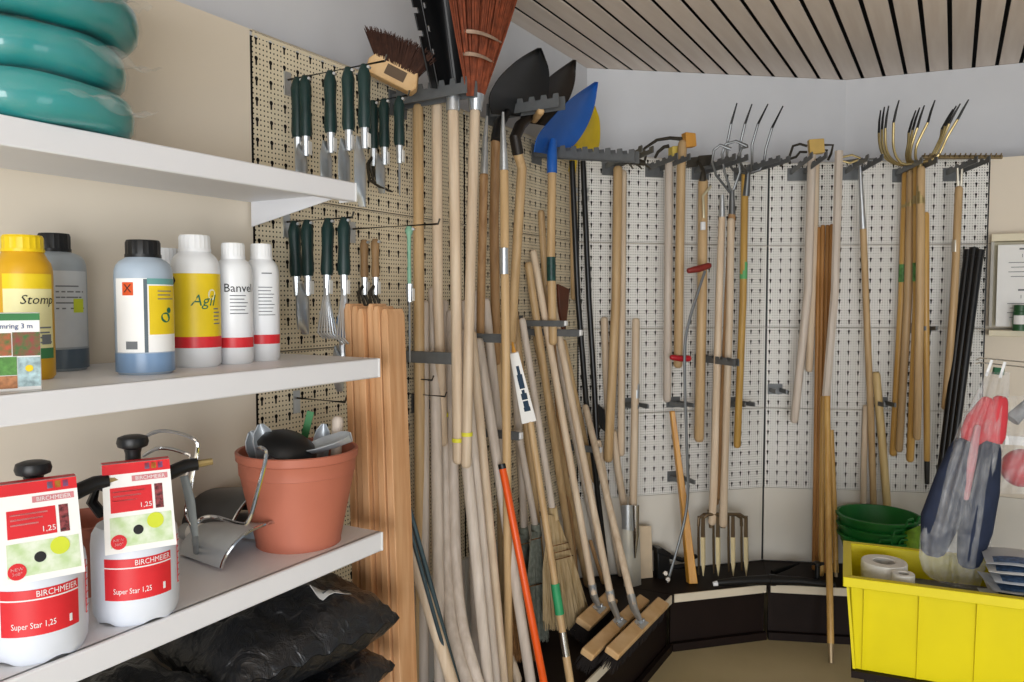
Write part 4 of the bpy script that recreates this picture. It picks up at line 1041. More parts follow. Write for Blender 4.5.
push_broom('push broom in the middle of the three on the base', (549, 285), (612, 597), (588, 652), (645, 597), .3, .05, 2, .08)
push_broom('push broom nearest the base edge, with clean pale board', (585, 405), (634, 602), (613, 651), (664, 600), .4, .055, 3, .10)

# two black poles hanging by the corner
BP = 'black poles by the corner'
for lab, pts in (('black metal pole nearest the corner, left of two', [(572, 161), (578, 300), (586, 400), (595, 470), (603, 540)]), ('black metal pole with silver collars, right of two', [(583, 161), (589, 300), (594, 380), (597, 443)])):
    w_ = [at(x, y, 'L', .05 + .02 * i) for i, (x, y) in enumerate(pts)]
    if len(pts) == 5: w_ = drop_to_base(w_)
    r = tool('black_pole', lab, 'pole', w_[-1], BP); MB().tube(w_, .0125, 10).build('shaft', BLKP, r)
    for k in (188, 196):
        MB().tube([at(573.3 + (k - 160) * .04 + (11 if len(pts) == 4 else 0), k, 'L', .053), at(573.3 + (k - 160) * .04 + (11 if len(pts) == 4 else 0), k + 5, 'L', .053)], .0145, 10).build('collar', STEEL, r)
tag(MB().slab([at(x, y, 'M', .03) for x, y in ((595, 402), (606, 412), (608, 434), (600, 428), (596, 418))], PL['M'].n, .02).build('black_bracket', BLACK, bevel=.003), 'black clip block beside the black poles on the panel', 'clip')

# ------------------------------------------------------------------ middle panel
def mpole(label, pxs, pl, o1, o2, r=.017, m=TAN, group='handles on the middle panel', base=False):
    pts = curve_px(pxs, pl, o1, o2)
    if base: pts = drop_to_base(pts)
    return pole(label, pts, r, m, group=group)
mpole('straight tan handle with dark hoe head hanging left of the round-topped spade', [(618, 166), (616, 300), (608, 462)], 'M', .12, .13, .021, TAN)
mpole('pinkish handle hanging just behind the straight tan handle', [(623, 170), (622, 300), (621, 456)], 'M', .06, .07, .017, ASH)
mpole('short round-topped pinkish handle beside the black poles', [(604, 317), (606, 370), (609, 430)], 'M', .05, .05, .0165, ASH)
# hoe heads above
def strip(pxs, pl, off, r, m, parent, name, flat=.5, dof=0.0):
    n = len(pxs); return MB().tube([at(x, y, pl, off + dof * i / (n - 1)) for i, (x, y) in enumerate(pxs)], r, 8, flat=flat).build(name, m, parent)
r = tool('garden_hoe', 'dark three-toothed hoe head on the rack left of the mattocks', 'hoe', at(632, 166, 'M', .16))
strip([(622, 160), (632, 161), (645, 163)], 'M', .15, [.014, .016, .012], DARKM, r, 'head'); 
for x, x2 in ((628, 633), (634, 642), (640, 651)): strip([(x, 162), ((x + x2) / 2, 165), (x2, 169)], 'M', .16, [.006, .005, .003], DARKM, r, 'tooth')
for x in (629, 637, 645): strip([(x, 160), (x + 1, 155), (x + 2, 151)], 'M', .16, [.006, .005, .004], DARKM, r, 'upper_tooth')
def mattock(label, hp, off, hr, m, block, curve, hmz):
    pts = curve_px(hp, 'M', off, off); r = tool('mattock', label, 'hoe', pts[-1], 'mattocks on the middle panel')
    MB().tube(pts, hr, 12, rounded=True).build('handle', m, r)
    MB().slab([at(x, y, 'M', off - .02) for x, y in block], PL['M'].n, .045).build('head_block', hmz, r, bevel=.003)
    strip(curve, 'M', off, [.009, .008, .007, .006, .005][:len(curve)], DARKM, r, 'curved_blade')
    return r
mattock('greyish mattock handle with pale yellow block, left of two', [(669, 160), (668, 300), (667, 402)], .12, .0185, ASHG, [(668, 148), (678, 147), (678, 160), (668, 161)], [(669, 146), (664, 147), (658, 152), (655, 158)], mat('pale_yellow_wood', '#d8c060', .5))
mattock('tan mattock handle with orange-yellow block and long curved blade, right of two', [(683, 140), (681, 170), (678, 368)], .17, .0205, TAN, [(681, 134), (691, 135), (692, 148), (682, 149)], [(682, 139), (670, 138), (657, 140), (645, 148), (637, 158)], mat('orange_yellow_wood', '#cf9440', .5))
r = tool('dark_hoe', 'dark flat hoe blades lying on the rack right of the mattocks', 'hoe', at(700, 168, 'M', .15))
for q in (((687, 158), (698, 157), (697, 167), (686, 168)), ((698, 156), (711, 155), (711, 165), (699, 167))):
    MB().slab([at(x, y, 'M', .14) for x, y in q], PL['M'].n, .012).build('blade', DARKM, r, bevel=.002)
MB().tube([at(698, 161, 'M', .17), at(703, 170, 'M', .13), at(703, 180, 'M', .11)], [.006, .010, .018], 8).build('neck', DARKM, r)
# spades on the base
r = tool('drain_spade', 'steel-strapped spade standing with blade down on the base', 'spade', at(630, 588, 'M', .16), 'spades on the base')
MB().tube([at(636, 318, 'M', .14), at(635, 400, 'M', .145), at(633, 512, 'M', .15)], .0175, 12, rounded=True).build('handle', ASH, r)
MB().tube([at(636, 384, 'M', .143), at(635.6, 398, 'M', .144)], .0185, 12).build('collar', STEEL, r)
MB().sheet(lambda u, v: at(622 + 16.5 * u, 505 + 24 * v + 3 * u * v, 'M', .165 + .02 * math.sin(u * math.pi)), 8, 4, .003).build('socket_plate', STEEL, r)
MB().tube([at(635.5, 505, 'M', .185), at(636, 535, 'M', .185), at(635, 558, 'M', .178)], [.017, .013, .003], 10, flat=.6).build('strap', CHROME, r)
MB().sheet(lambda u, v: at(622.5 + 17 * u + 1.5 * v, 527 + 62 * v, 'M', .155 + .015 * math.sin(u * math.pi)), 8, 8, .003).build('blade', mat('worn_blade', '#cfc9b8', .4, .35, col2='#b5b3aa', scale=8), r)
r = tool('flat_spade', 'cream-coated flat spade blade behind the steel-strapped spade', 'spade', at(640, 588, 'M', .08), 'spades on the base')
MB().tube([at(613, 430, 'M', .08), at(618, 470, 'M', .085), at(625, 512, 'M', .09)], .0165, 12, rounded=True).build('handle', ASH, r)
MB().tube([at(624, 505, 'M', .092), at(627, 535, 'M', .092)], [.019, .010], 10).build('socket', STEEL, r)
MB().slab([at(x, y, 'M', .08) for x, y in ((626, 526), (651, 526), (653, 588), (628, 588))], PL['M'].n, .004).build('blade', mat('cream_coat', '#d9c5a8', .5, var=.05), r, bevel=.001)
# weeder rod with red grip
wp = curve_px([(705, 271), (698, 292), (690, 318), (685, 345), (685, 390), (687, 450), (688, 490), (685, 518), (677, 550), (670, 574)], 'M', .25, .24)
wp = smooth(drop_to_base(wp, BASE + .03), 4)
r = tool('weed_puller', 'thin grey steel rod tool with red grip bowed across the panel', 'garden tool', wp[-1] - Vector((0, 0, .03)))
MB().tube(wp, .0065, 8).build('rod', mat('grey_rod', '#8b8f92', .35, .8), r)
MB().tube([at(687, 271, 'M', .25), at(698, 269, 'M', .25), at(711, 265, 'M', .25)], [.012, .016, .014], 10, rounded=True).build('red_grip', mat('dark_red_grip', '#8c2f28', .4), r)
for dx in (-3, 1):
    MB().lathe([(.009, 0), (.012, .003), (.012, .007), (.009, .010)], 10).xf(Matrix.Translation(at(667 + dx * .6, 578 + dx * 1.5, 'M', .265)) @ Matrix.Rotation(1.2, 4, 'X')).build('foot_bolt', CHROME, r)
r = tool('weed_puller', 'short red cross-grip fixed lower down beside the steel rod', 'garden tool', at(681, 364, 'M', .14))
MB().tube([at(670, 357, 'M', .2), at(680, 358.5, 'M', .2), at(691, 358.5, 'M', .2)], [.012, .014, .015], 10, rounded=True).build('red_grip', REDP, r)
# yellow varnished stick
ys = [at(672, 411, 'M', .14), at(683, 500, 'M', .155), lean(683, 500, 692, 583, 'M', .155, .2)[1]]
r = tool('varnished_pole', 'flat yellow varnished handle widening to its foot on the base', 'handle', ys[-1])
MB().tube(ys, [.017, .0225, .032], 4, flat=.7, up=Vector((-.7, -.7, 0))).build('shaft', YEL, r, bevel=.003)
# cluster at the fork
mpole('wide brown-tan handle at the left of the fork cluster', [(703, 178), (702, 300), (699, 442)], 'M', .10, .10, .023, TAN)
r = tool('hand_cultivator', 'steel strip hoe on the wide brown-tan handle', 'hoe', at(704, 226, 'M', .15))
strip([(711, 186), (703, 196), (704, 218)], 'M', .145, .006, mat('bright_strip', '#d9d2b4', .3, .6), r, 'strip'); MB().tube([at(703, 222, 'M', .14), at(703, 230, 'M', .14)], .012, 8).build('collar', WHITEP, r)
r = tool('long_tool', 'thin ferruled tool in the middle of the fork cluster', 'garden tool', at(714, 522, 'M', .15), 'steel-ferruled tools on the middle panel')
MB().tube([at(722, 215, 'M', .17), at(719, 300, 'M', .17), at(714, 480, 'M', .16), at(712, 525, 'M', .16)], [.0155, .0165, .018, .018], 12, rounded=True).build('handle', ASH, r)
MB().tube([at(722, 195, 'M', .17), at(722, 217, 'M', .17)], [.010, .0155], 10).build('ferrule', STEEL, r)
r = tool('claw_cultivator', 'claw cultivator with bent steel tines above the fork cluster', 'cultivator', at(722, 500, 'M', .19))
MB().tube([at(732, 212, 'M', .19), at(728, 300, 'M', .185), at(719, 500, 'M', .12)], .017, 12, rounded=True).build('handle', BRN, r)
MB().tube([at(732, 190, 'M', .19), at(732, 215, 'M', .19)], [.011, .0165], 10).build('ferrule', mat('dull_steel', '#77797a', .4, .8), r)
DST = mat('dull_steel', '#77797a', .4, .8)
for path in ([(731, 194), (716, 175), (712, 162), (714, 150), (720, 145), (731, 149)], [(731, 192), (724, 170), (722, 154), (726, 144), (736, 141), (747, 146)], [(733, 192), (740, 172), (738, 156), (742, 148), (748, 146)]):
    n_ = len(path); MB().tube([at(x, y, 'M', .19 + .02 * i) for i, (x, y) in enumerate(path)], [.006] * (n_ - 1) + [.008], 8, flat=.7).build('tine', DST, r)
olive = mpole('olive-yellow handle with a green sticker, right of the fork cluster', [(745, 172), (743, 300), (737, 448)], 'M', .10, .11, .017, mat('olive_wood', '#c09a50', .45, col2='#a88240', scale=7, stretch=GR, rnd=.05))
MB().tube([at(743.8, 262, 'M', .103), at(743.4, 279, 'M', .104)], .0178, 12, cap=False).build('green_sticker', mat('green_sticker', '#5fae6c', .5), olive)
mpole('brown stick between the fork handles', [(727, 340), (722, 430), (716, 505)], 'M', .08, .10, .013, BRN)
# hay fork at the panel joint
r = tool('hay_fork', 'four-tined hay fork, tines up, at the joint of the two panels', 'fork', at(750, 176, 'M', .14))
for path in ([(737, 103), (731, 124), (727, 145), (727, 160), (733, 170), (748, 174)], [(752, 104), (745, 124), (740, 145), (740, 162), (744, 170), (748, 174)], [(768, 104), (758, 124), (752, 145), (752, 162), (751, 170), (748, 174)], [(783, 106), (772, 128), (766, 148), (764, 162), (760, 170), (748, 174)]):
    P_ = [at(x, y, 'M', .22 - .02 * i) for i, (x, y) in enumerate(path)]
    MB().tube(P_[:2], [.003, .0058], 7).build('tine_tip', BLKP, r); MB().tube(P_[1:], [.0058, .006, .006, .0062, .0065], 7).build('tine', DST, r)
MB().tube([at(748, 172, 'M', .12), at(746, 196, 'M', .11)], [.012, .018], 10).build('socket', DST, r)
# digging forks on the base
def dig_fork(label, dx, off, sock, hp, k=1.0):
    r = tool('digging_fork', label, 'fork', at(724 + dx, 576, 'M', off), 'digging forks on the base')
    X = [703, 718, 733, 746]
    tin = mat('bare_tine_tips', '#e3d2a4', .5) if hp else mat('fork_lacquer', '#6f5d45', .4, .5)
    brn = mat('fork_lacquer', '#6f5d45', .4, .5)
    MB().tube([at(703 + dx, 526, 'M', off), at(703.5 + dx, 518, 'M', off), at(708 + dx, 514.5, 'M', off), at(724 + dx, 514, 'M', off), at(740 + dx, 514.5, 'M', off), at(745.5 + dx, 518, 'M', off), at(746 + dx, 526, 'M', off)], .008, 8).build('yoke', brn, r)
    for i, x in enumerate(X):
        y0 = 520
        MB().tube([at(x + dx, y0 - 4, 'M', off), at(x + dx, 537, 'M', off)], [.010 * k, .0115 * k], 4, up=PL['M'].d).build('tine', brn, r)
        MB().tube([at(x + dx, 537, 'M', off), at(x + dx + .3, 563, 'M', off + .005), at(x + dx + .3, 576, 'M', off + .01)], [.0125 * k, .0115 * k, .002], 4, up=PL['M'].d).build('tine_tip', tin, r)
    MB().tube([at(sock + dx, 528, 'M', off + .012), at(sock + dx, 510, 'M', off)], [.012, .02], 10).build('socket', brn, r)
    if hp: MB().tube(curve_px(hp, 'M', off + .05, off + .012), [.0165] * (len(hp) - 1) + [.02], 12, rounded=True).build('handle', ASH, r)
    return r
dig_fork('front digging fork with four pale tine tips on the base', 0, .17, 723, [(731, 218), (730, 300), (725, 460), (723, 527)])
dig_fork('rear digging fork just behind the front digging fork', -4.5, .10, 716, None, .6)
# black odds and ends on the base
def lump(label, name, outline, z, h, cat, seed, m=BLACK):
    pts = [onz(x, y, z) for x, y in outline]
    return tag(MB().slab(pts, (0, 0, 1), h).build(name, m, bevel=.006, seg=3), label, cat)
# black rope-like hoses and caps lying on the base
r = tool('black_box', 'small black plastic box standing beside the cream spade blade', 'box', at(660, 586, 'M', .12))
MB().slab([at(x, y, 'M', .06) for x, y in ((653, 547), (665, 552), (667, 588), (654, 589))], PL['M'].n, .05).build('body', BLACK, r, bevel=.004)
MB().slab([at(x, y, 'M', .058) for x, y in ((652, 545), (658, 545), (666, 550), (665, 554), (652, 550))], PL['M'].n, .056).build('lid', BLACK, r, bevel=.003)
for k, (lab, pts, rr) in enumerate((('upper black tube lying along the base behind the yellow stick', [(664, 556), (672, 557), (682, 560), (697, 556)], .012), ('lower black tube lying along the base behind the yellow stick', [(664, 566), (676, 567), (690, 565)], .012))):
    tag(MB().tube([at(x, y, 'M', .07) for x, y in pts], rr, 8, rounded=True).build('black_tube', BLACK), lab, 'tube', 'black tubes on the base')
r = tool('black_net_roll', 'long flat black roll lying across the base corner in front of the forks', 'roll', onz(775, 580, BASE))
rp = [onz(716, 583, BASE + .02), onz(740, 581, BASE + .022), onz(768, 580, BASE + .026), onz(800, 581, BASE + .022), onz(836, 585, BASE + .018)]
MB().tube(rp, [.014, .02, .024, .02, .014], 12, flat=.9, rounded=True).build('roll', BLACK, r)
MB().tube([onz(769, 580, BASE + .026), onz(775, 580, BASE + .026)], .0265, 12).build('strap', BLKP, r)
MB().lathe([(.010, 0), (.012, .02), (.009, .022)], 10).xf(Matrix.Translation(onz(713, 584, BASE + .018)) @ Matrix.Rotation(1.4, 4, 'Y')).build('white_end', WHITEP, r)
tag(MB().tube([onz(772, 573, BASE + .02), onz(786, 568, BASE + .025), onz(799, 563, BASE + .04)], [.014, .012, .006], 8, flat=.6).build('black_rake_tooth', BLACK), 'black pointed bar sticking up at the base corner', 'bar')
r = tool('black_stake', 'black plastic ground stake at the foot of the brown dowels', 'stake', onz(817, 585, BASE)); b0 = onz(817, 585, BASE)
MB().lathe([(.012, 0), (.012, .09), (.02, .095), (.02, .105), (.01, .11)], 10, b0).build('shaft', BLACK, r); MB().box(b0 + Vector((0, 0, .1)), (.06, .012, .012)).build('cross_arm', BLACK, r)

# ------------------------------------------------------------------ right panel
r = tool('draw_hoe', 'hoe with yellow head block and bent dark loops, left on the right panel', 'hoe', at(794, 422, 'R', .13))
MB().tube(curve_px([(812, 150), (808, 290), (794, 423)], 'R', .14, .13), .019, 12, rounded=True).build('handle', ASHG, r)
MB().slab([at(x, y, 'R', .13) for x, y in ((807, 141), (822, 140), (823, 154), (808, 156))], PL['R'].n, .04).build('head_block', mat('pale_yellow_wood2', '#c9a658', .5), r, bevel=.003)
for path in ([(807, 146), (800, 144), (793, 146), (789, 158), (790, 164)], [(807, 152), (800, 152), (796, 157), (786, 160), (780, 166)], [(822, 145), (833, 145), (831, 154), (828, 160)], [(821, 150), (827, 150), (825, 157), (816, 160)]):
    strip(path, 'R', .15, .006, DARKM, r, 'bent_loop', .6, .03)
mpole('pinkish handle hanging behind the yellow-headed hoe', [(816, 160), (814, 260), (809, 372)], 'R', .06, .07, .017, ASH, 'handles on the right panel')
r = tool('draw_hoe', 'square-topped pale handle with brass loops, right of the brown dowels', 'hoe', at(826, 396, 'R', .22))
MB().tube(curve_px([(839, 151), (835, 290), (826, 396)], 'R', .22, .23), .019, 8, rounded=False).build('handle', ASHG, r)
for path in ([(843, 157), (852, 155), (860, 158), (863, 163)], [(843, 161), (850, 163), (858, 160)]): strip(path, 'R', .22, .005, BRASS, r, 'loop', .7)
DOW = mat('reddish_dowel', '#b3834c', .45, col2='#9a6a36', scale=7, stretch=GR, rnd=.1)
for i, (x0, y0, x1, lab) in enumerate(((819, 227, 815, 'reddish-brown dowel, leftmost of the dowel bundle'), (823, 225, 818.5, 'reddish-brown dowel, second of the dowel bundle'), (828, 225, 822, 'reddish-brown dowel, third of the dowel bundle'), (832, 224, 826, 'reddish-brown dowel, rightmost of the dowel bundle'))):
    pole(lab, leanp(x0, y0, x1, 500, 'R', .07 + .012 * i, .12 + .012 * i), .0105, DOW, group='reddish-brown dowels')
def ystick(label, pxs, o1, o2, r_, m, zb=BASE, shoe=True):
    pts = drop_to_base(curve_px(pxs, 'R', o1, o2), zb) if zb > .1 else curve_px(pxs[:-1], 'R', o1, o2) + [onz(*pxs[-1], zb)]; r = tool('varnished_stick', label, 'stick', pts[-1], 'honey-coloured sticks on the right panel')
    e = (pts[-1] - pts[-2]).normalized()
    MB().tube(pts[:-1] + [pts[-1] - e * (.08 if shoe else 0)], r_, 10).build('shaft', m, r)
    if shoe: MB().tube([pts[-1] - e * .085, pts[-1]], [r_ * .95, r_ * .7], 10).build('ferrule', mat('worn_ferrule', '#a89372', .4, .5), r)
    return r
ystick('honey-coloured stick reaching down to the floor in front of the base', [(827, 396), (828, 500), (831, 663)], .24, .32, .0145, BAM, 0.001)
ystick('honey-coloured stick behind the floor-standing stick, left side', [(823, 396), (822, 480), (821, 575)], .14, .20, .0125, BAM)
ystick('honey-coloured stick behind the floor-standing stick, right side', [(831, 430), (834, 500), (836, 572)], .15, .20, .0125, BAM)
r = tool('garden_rake', 'rake with long steel ferrule between dowels and hay forks', 'rake', at(873, 500, 'R', .2))
MB().tube(curve_px([(863, 226), (866, 300), (871, 420), (874, 520)], 'R', .12, .04), .015, 12, rounded=True).build('handle', TAN, r)
MB().tube([at(860, 166, 'R', .12), at(861, 190, 'R', .12), at(863, 229, 'R', .12)], [.008, .011, .0155], 10).build('ferrule', STEEL, r)
strip([(846, 162), (858, 160), (876, 160)], 'R', .13, .008, DST, r, 'head')
for k in range(6): strip([(847 + 5.6 * k, 161), (847 + 5.6 * k, 167)], 'R', .14, [.005, .002], DST, r, 'tooth')
mpole('pale round-topped handle leaning behind the green tubs', [(876, 372), (882, 440), (889, 530)], 'R', .04, .05, .0185, mat('yellowish_ash', '#d6bd88', .45, col2='#c2a670', scale=7, stretch=GR), 'handles on the right panel')
mpole('thin pale handle standing between the rake handle and the green tubs', [(866, 405), (864, 460), (863, 530)], 'R', .04, .04, .014, ASH, 'handles on the right panel')
# nest of hay forks
def cr(x, y): return (780 + x / 4.452, 90 + y / 4.452)
forks = [((448, 90), (605, 90), (770, 85)), ((465, 75), (622, 78), (785, 70)), ((484, 70), (643, 68), (803, 60)), ((530, 45), (690, 45), (840, 42))]
hps = [[(906, 172), (902, 300), (893, 456)], [(911, 170), (908, 300), (899, 452)], [(917, 166), (917, 300), (910, 462)], [(921, 166), (920, 300), (917, 440)]]
flabs = ['rearmost three-tined hay fork of the nest on the right panel', 'second hay fork of the nest, between rear and front ones', 'hay fork of the nest with a green mark on its handle', 'front hay fork of the nest with the tallest black tine tips']
for i, (tl, tc_, tr_) in enumerate(forks):
    off = .08 + .045 * i; bx_ = 575 + 14 * i; by = 338 - 5 * i
    pts = curve_px(hps[i], 'R', off + .0, off + .01); r = tool('hay_fork', flabs[i], 'fork', pts[-1], 'nest of hay forks')
    MB().tube(pts, [.0175, .018, .0165], 12, rounded=True).build('handle', TAN if i % 2 else BAM, r)
    MB().tube([at(*cr(bx_ + 6, by - 6), 'R', off), pts[0] + (pts[1] - pts[0]) * .28], [.011, .019], 12).build('socket', BRASS, r)
    def tine(pts_, k):
        W_ = [at(*cr(x, y), 'R', off + .09 * (1 - j / (len(pts_) - 1)) ** 1.5) for j, (x, y) in enumerate(pts_)]
        MB().tube(W_[:3], [.003, .0052, .0058], 7).build('tine_tip', BLKP, r); MB().tube(smooth(W_[2:], 4), .006, 7).build('tine', BRASS, r)
    if i in (0, 2): MB().tube([pts[0] + (pts[1] - pts[0]) * .72, pts[0] + (pts[1] - pts[0]) * .86], .0187, 12, cap=False).build('green_mark', mat('green_mark', '#5f9a52', .5, var=.3, scale=60), r)
    lx = tl[0] - 448
    tine([tl, (tl[0] - 6 - lx * .1, tl[1] + 50), (tl[0] - 8 - lx * .2, tl[1] + 100), (442 + lx * .75, 230), (452 + lx * .7, 275), (475 + lx * .6, 308), (520 + lx * .4, 330), (bx_, by)], 0)
    tine([tc_, (tc_[0] - 18, tc_[1] + 50), (tc_[0] - 32, tc_[1] + 100), (570 + lx * .5, 240), (562 + lx * .5, 285), (565 + lx * .5, 312), (bx_, by)], 1)
    tine([tr_, (tr_[0] - 26, tr_[1] + 45), (tr_[0] - 50, tr_[1] + 90), (715 + lx * .35, 210), (695 + lx * .35, 255), (672 + lx * .35, 295), (640 + lx * .2, 318), (bx_, by)], 2)
sqh = mpole('squared honey-coloured handle just right of the hay fork handles', [(926, 212), (926, 300), (927, 462)], 'R', .10, .11, .014, BAM, 'handles on the right panel')
MB().tube([at(927, 461, 'R', .11), at(927, 484, 'R', .11)], [.013, .011], 8).build('black_clip', BLKP, sqh)
r = tool('garden_rake', 'bow rake with wide toothed head at the right end of the panels', 'rake', at(946, 410, 'R', .14))
MB().tube(curve_px([(959, 186), (954, 300), (945, 410)], 'R', .16, .14), .0165, 12, rounded=True).build('handle', TAN, r)
for x in (957.5, 962): MB().tube([at(x, 168, 'R', .16), at(959 + (x - 959) * .6, 190, 'R', .16)], .0055, 8).build('ferrule_rod', mat('white_metal', '#d8d3c4', .3, .6), r)
MB().tube([at(956, 240, 'R', .153), at(955.5, 252, 'R', .153)], .0175, 12, cap=False).build('white_ring', mat('white_metal', '#d8d3c4', .3, .6), r)
hb = mat('rusty_rake_head', '#8c7a58', .5, .5)
MB().tube([at(922, 157, 'R', .20), at(1002, 157, 'R', .20)], .009, 8).build('head_bar', hb, r)
for k in range(16): MB().tube([at(924 + 5.1 * k, 157, 'R', .20), at(925 + 5.1 * k, 153.5, 'R', .25)], [.005, .003], 6).build('tooth', hb, r)
# black folded tubes
for i, (x0, x1, lab) in enumerate(((968, 941, 'black slender tube, left one of the dark bundle at the panel edge'), (974, 946, 'black slender tube, middle one of the dark bundle at the panel edge'), (980, 951, 'black slender tube, right one of the dark bundle at the panel edge'))):
    a_, b_ = lean(x0, 251 + (i == 1) * -2, x1, 470, 'R', .10 + .02 * i, .24 + .02 * i)
    r = tool('black_tube', lab, 'tube', b_, 'dark bundle at the right panel edge'); MB().tube([a_, b_], [.0175, .0165], 10).build('shaft', BLKP, r); MB().tube([a_ + (a_ - b_).normalized() * .006, a_ - (a_ - b_).normalized() * .03], .0195, 10).build('end_cap', BLACK, r)

# ------------------------------------------------------------------ sign holder, wire hook, bags
S = PL['S']
c0 = at(988, 332, 'S', .0); t0 = (c0 - S.o).dot(S.d)
CREAM = mat('cream_wood', '#e4dbc0', .5, var=.03)
zl = at(988, 330, 'S', .10).z; zh = at(988, 238, 'S', .10).z
r = thing('sign_holder', 'cream display box with printed price sheet at the right edge', 'display box', S.pt(t0, 0, zl), S.rot)
W_ = .34
MB().box((W_ / 2, -.055, -.014), (W_, .11, .028)).build('ledge', CREAM, r, local=True, bevel=.002)
MB().box((W_ / 2, -.055, zh - zl - .0), (W_, .11, .034)).build('top_board', CREAM, r, local=True, bevel=.002)
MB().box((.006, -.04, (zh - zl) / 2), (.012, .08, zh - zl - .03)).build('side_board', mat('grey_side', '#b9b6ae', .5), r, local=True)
MB().box((W_ / 2, -.006, (zh - zl) / 2), (W_, .008, zh - zl - .03)).build('rear_board', CREAM, r, local=True)
sh = MB().box((W_ / 2 + .012, -.085, (zh - zl) / 2 - .008), (W_ - .03, .003, zh - zl - .05)).build('price_sheet', PAPER, r, local=True)
for k, zc in enumerate((.80, .36)):
    text_flat('1 kg', .022, (.135, -.0875, (zh - zl) * zc), (1, 0, 0), (0, 0, 1), INKG, sh)
    MB().box((.135, -.087, (zh - zl) * (zc + .075)), (.05, .001, .008)).build('printed_bar', INKG, sh, local=True)
    for j in range(4): MB().box((.15, -.087, (zh - zl) * (zc - .07 - .05 * j)), (.16 - .02 * (j % 2), .001, .003)).build('printed_line', INKG, sh, local=True)
cp = at(1020, 326, 'S', .14); cp.z = zl
r = thing('green_tin', 'small dark green tin with white label on the display ledge', 'tin', Vector((cp.x, cp.y, zl)), S.rot)
MB().lathe([(.03, 0), (.03, .085), (.027, .088), (.027, .115), (.025, .117)], 20).build('body', mat('dark_green_tin', '#2c5a34', .4), r, local=True); patch_cyl(.0305, -1, 1, .03, .07, PAPER, r)
r = thing('display_stand', 'slim display stand at the right edge with a double wire arm holding the clear bag', 'stand', Vector((atY(1122, 400, 2.5).x, 2.5, 0)))
pst = r.location
MB().tube([pst, pst + Vector((0, 0, 1.75))], .016, 12).build('post', CHROME, r); MB().lathe([(.09, 0), (.09, .012), (.03, .03)], 24, pst).build('foot_disc', BLKP, r)
for dy in (0, 5):
    MB().tube([Vector((pst.x, pst.y, atY(1122, 368 + dy, 2.5).z)), atY(1024, 362 + dy, 2.5), atY(980, 358 + dy * .9, 2.47), atY(976, 360 + dy * .7, 2.47)], .0022, 8).build('wire_arm', CHROME, r)
# clear bag with red and navy clothes
def bagpt(x, y, o=0.0): return atY(x, y, 2.47 - o * .85)
r = thing('clear_bag', 'clear plastic bag of red and navy clothing hanging over the crate', 'bag', bagpt(955, 588), 0)
for a_, b_ in (((992, 360), (986, 376)), ((1005, 362), (1000, 378))): MB().tube([bagpt(*a_, .0), bagpt(*b_, .0)], .005, 8, flat=.5).build('hanger_strip', WHITEP, r)
MB().slab([bagpt(x, y, -.012) for x, y in ((993, 367), (1003, 368), (1002, 375), (992, 374))], (0, -1, 0), .01).build('green_card', mat('dark_green_card', '#1f5a3a', .5), r)
outl = [(.0, 986, 1010, .012), (.12, 974, 1009, .03), (.25, 960, 1006, .055), (.4, 949, 1003, .06), (.55, 937, 999, .062), (.7, 926, 995, .06), (.8, 920, 991, .055), (.9, 919, 986, .045), (.97, 923, 982, .03), (1.0, 929, 979, .012)]
def yb(v, u): return 372 + 205 * v + 14 * v * u * (1 - .6 * u) * 2
def interp(v):
    for k in range(len(outl) - 1):
        if outl[k][0] <= v <= outl[k + 1][0]:
            s_ = (v - outl[k][0]) / (outl[k + 1][0] - outl[k][0]); return [outl[k][j] + (outl[k + 1][j] - outl[k][j]) * s_ for j in (1, 2, 3)]
    return outl[-1][1:]
for sg, nm in ((1, 'front_film'), (-1, 'rear_film')):
    def bf(u, v):
        xl, xr, th = interp(v); x = xl + (xr - xl) * u; e = math.sin(math.pi * u) ** .6
        fold = .008 * math.sin(u * 22 + v * 3) + .006 * math.sin(u * 41 - v * 7)
        return bagpt(x, yb(v, u), sg * th * e + fold * e)
    MB().sheet(bf, 34, 30, .0005).build(nm, FILM2, r, sharp=85)
NAVY = mat('navy_cloth', '#232d45', .8, var=.15, scale=20, bump=.3); REDC = mat('red_cloth', '#d8404a', .7, var=.08, scale=20, bump=.3)
def garment(pxs, rad, m, nm, flat=.55, o=0.0):
    return MB().tube([bagpt(x, y, o) for x, y in pxs], [q * .74 for q in rad], 14, flat=flat, up=Vector((0, 1, 0)), rounded=True).build(nm, m, r, sharp=80)
garment([(990, 398), (980, 420), (972, 445)], [.04, .06, .065], REDC, 'red_sleeve'); garment([(1001, 396), (997, 418), (992, 445)], [.035, .045, .05], REDC, 'red_sleeve', o=.01)
garment([(968, 440), (955, 480), (940, 520), (932, 556)], [.07, .085, .085, .06], NAVY, 'navy_leg'); garment([(990, 440), (982, 490), (975, 530), (968, 568)], [.055, .075, .075, .055], NAVY, 'navy_leg', o=.012)
garment([(978, 425), (972, 460), (966, 500)], [.014, .02, .012], mat('pink_cloth', '#c98a90', .7), 'pink_fold', o=.035)
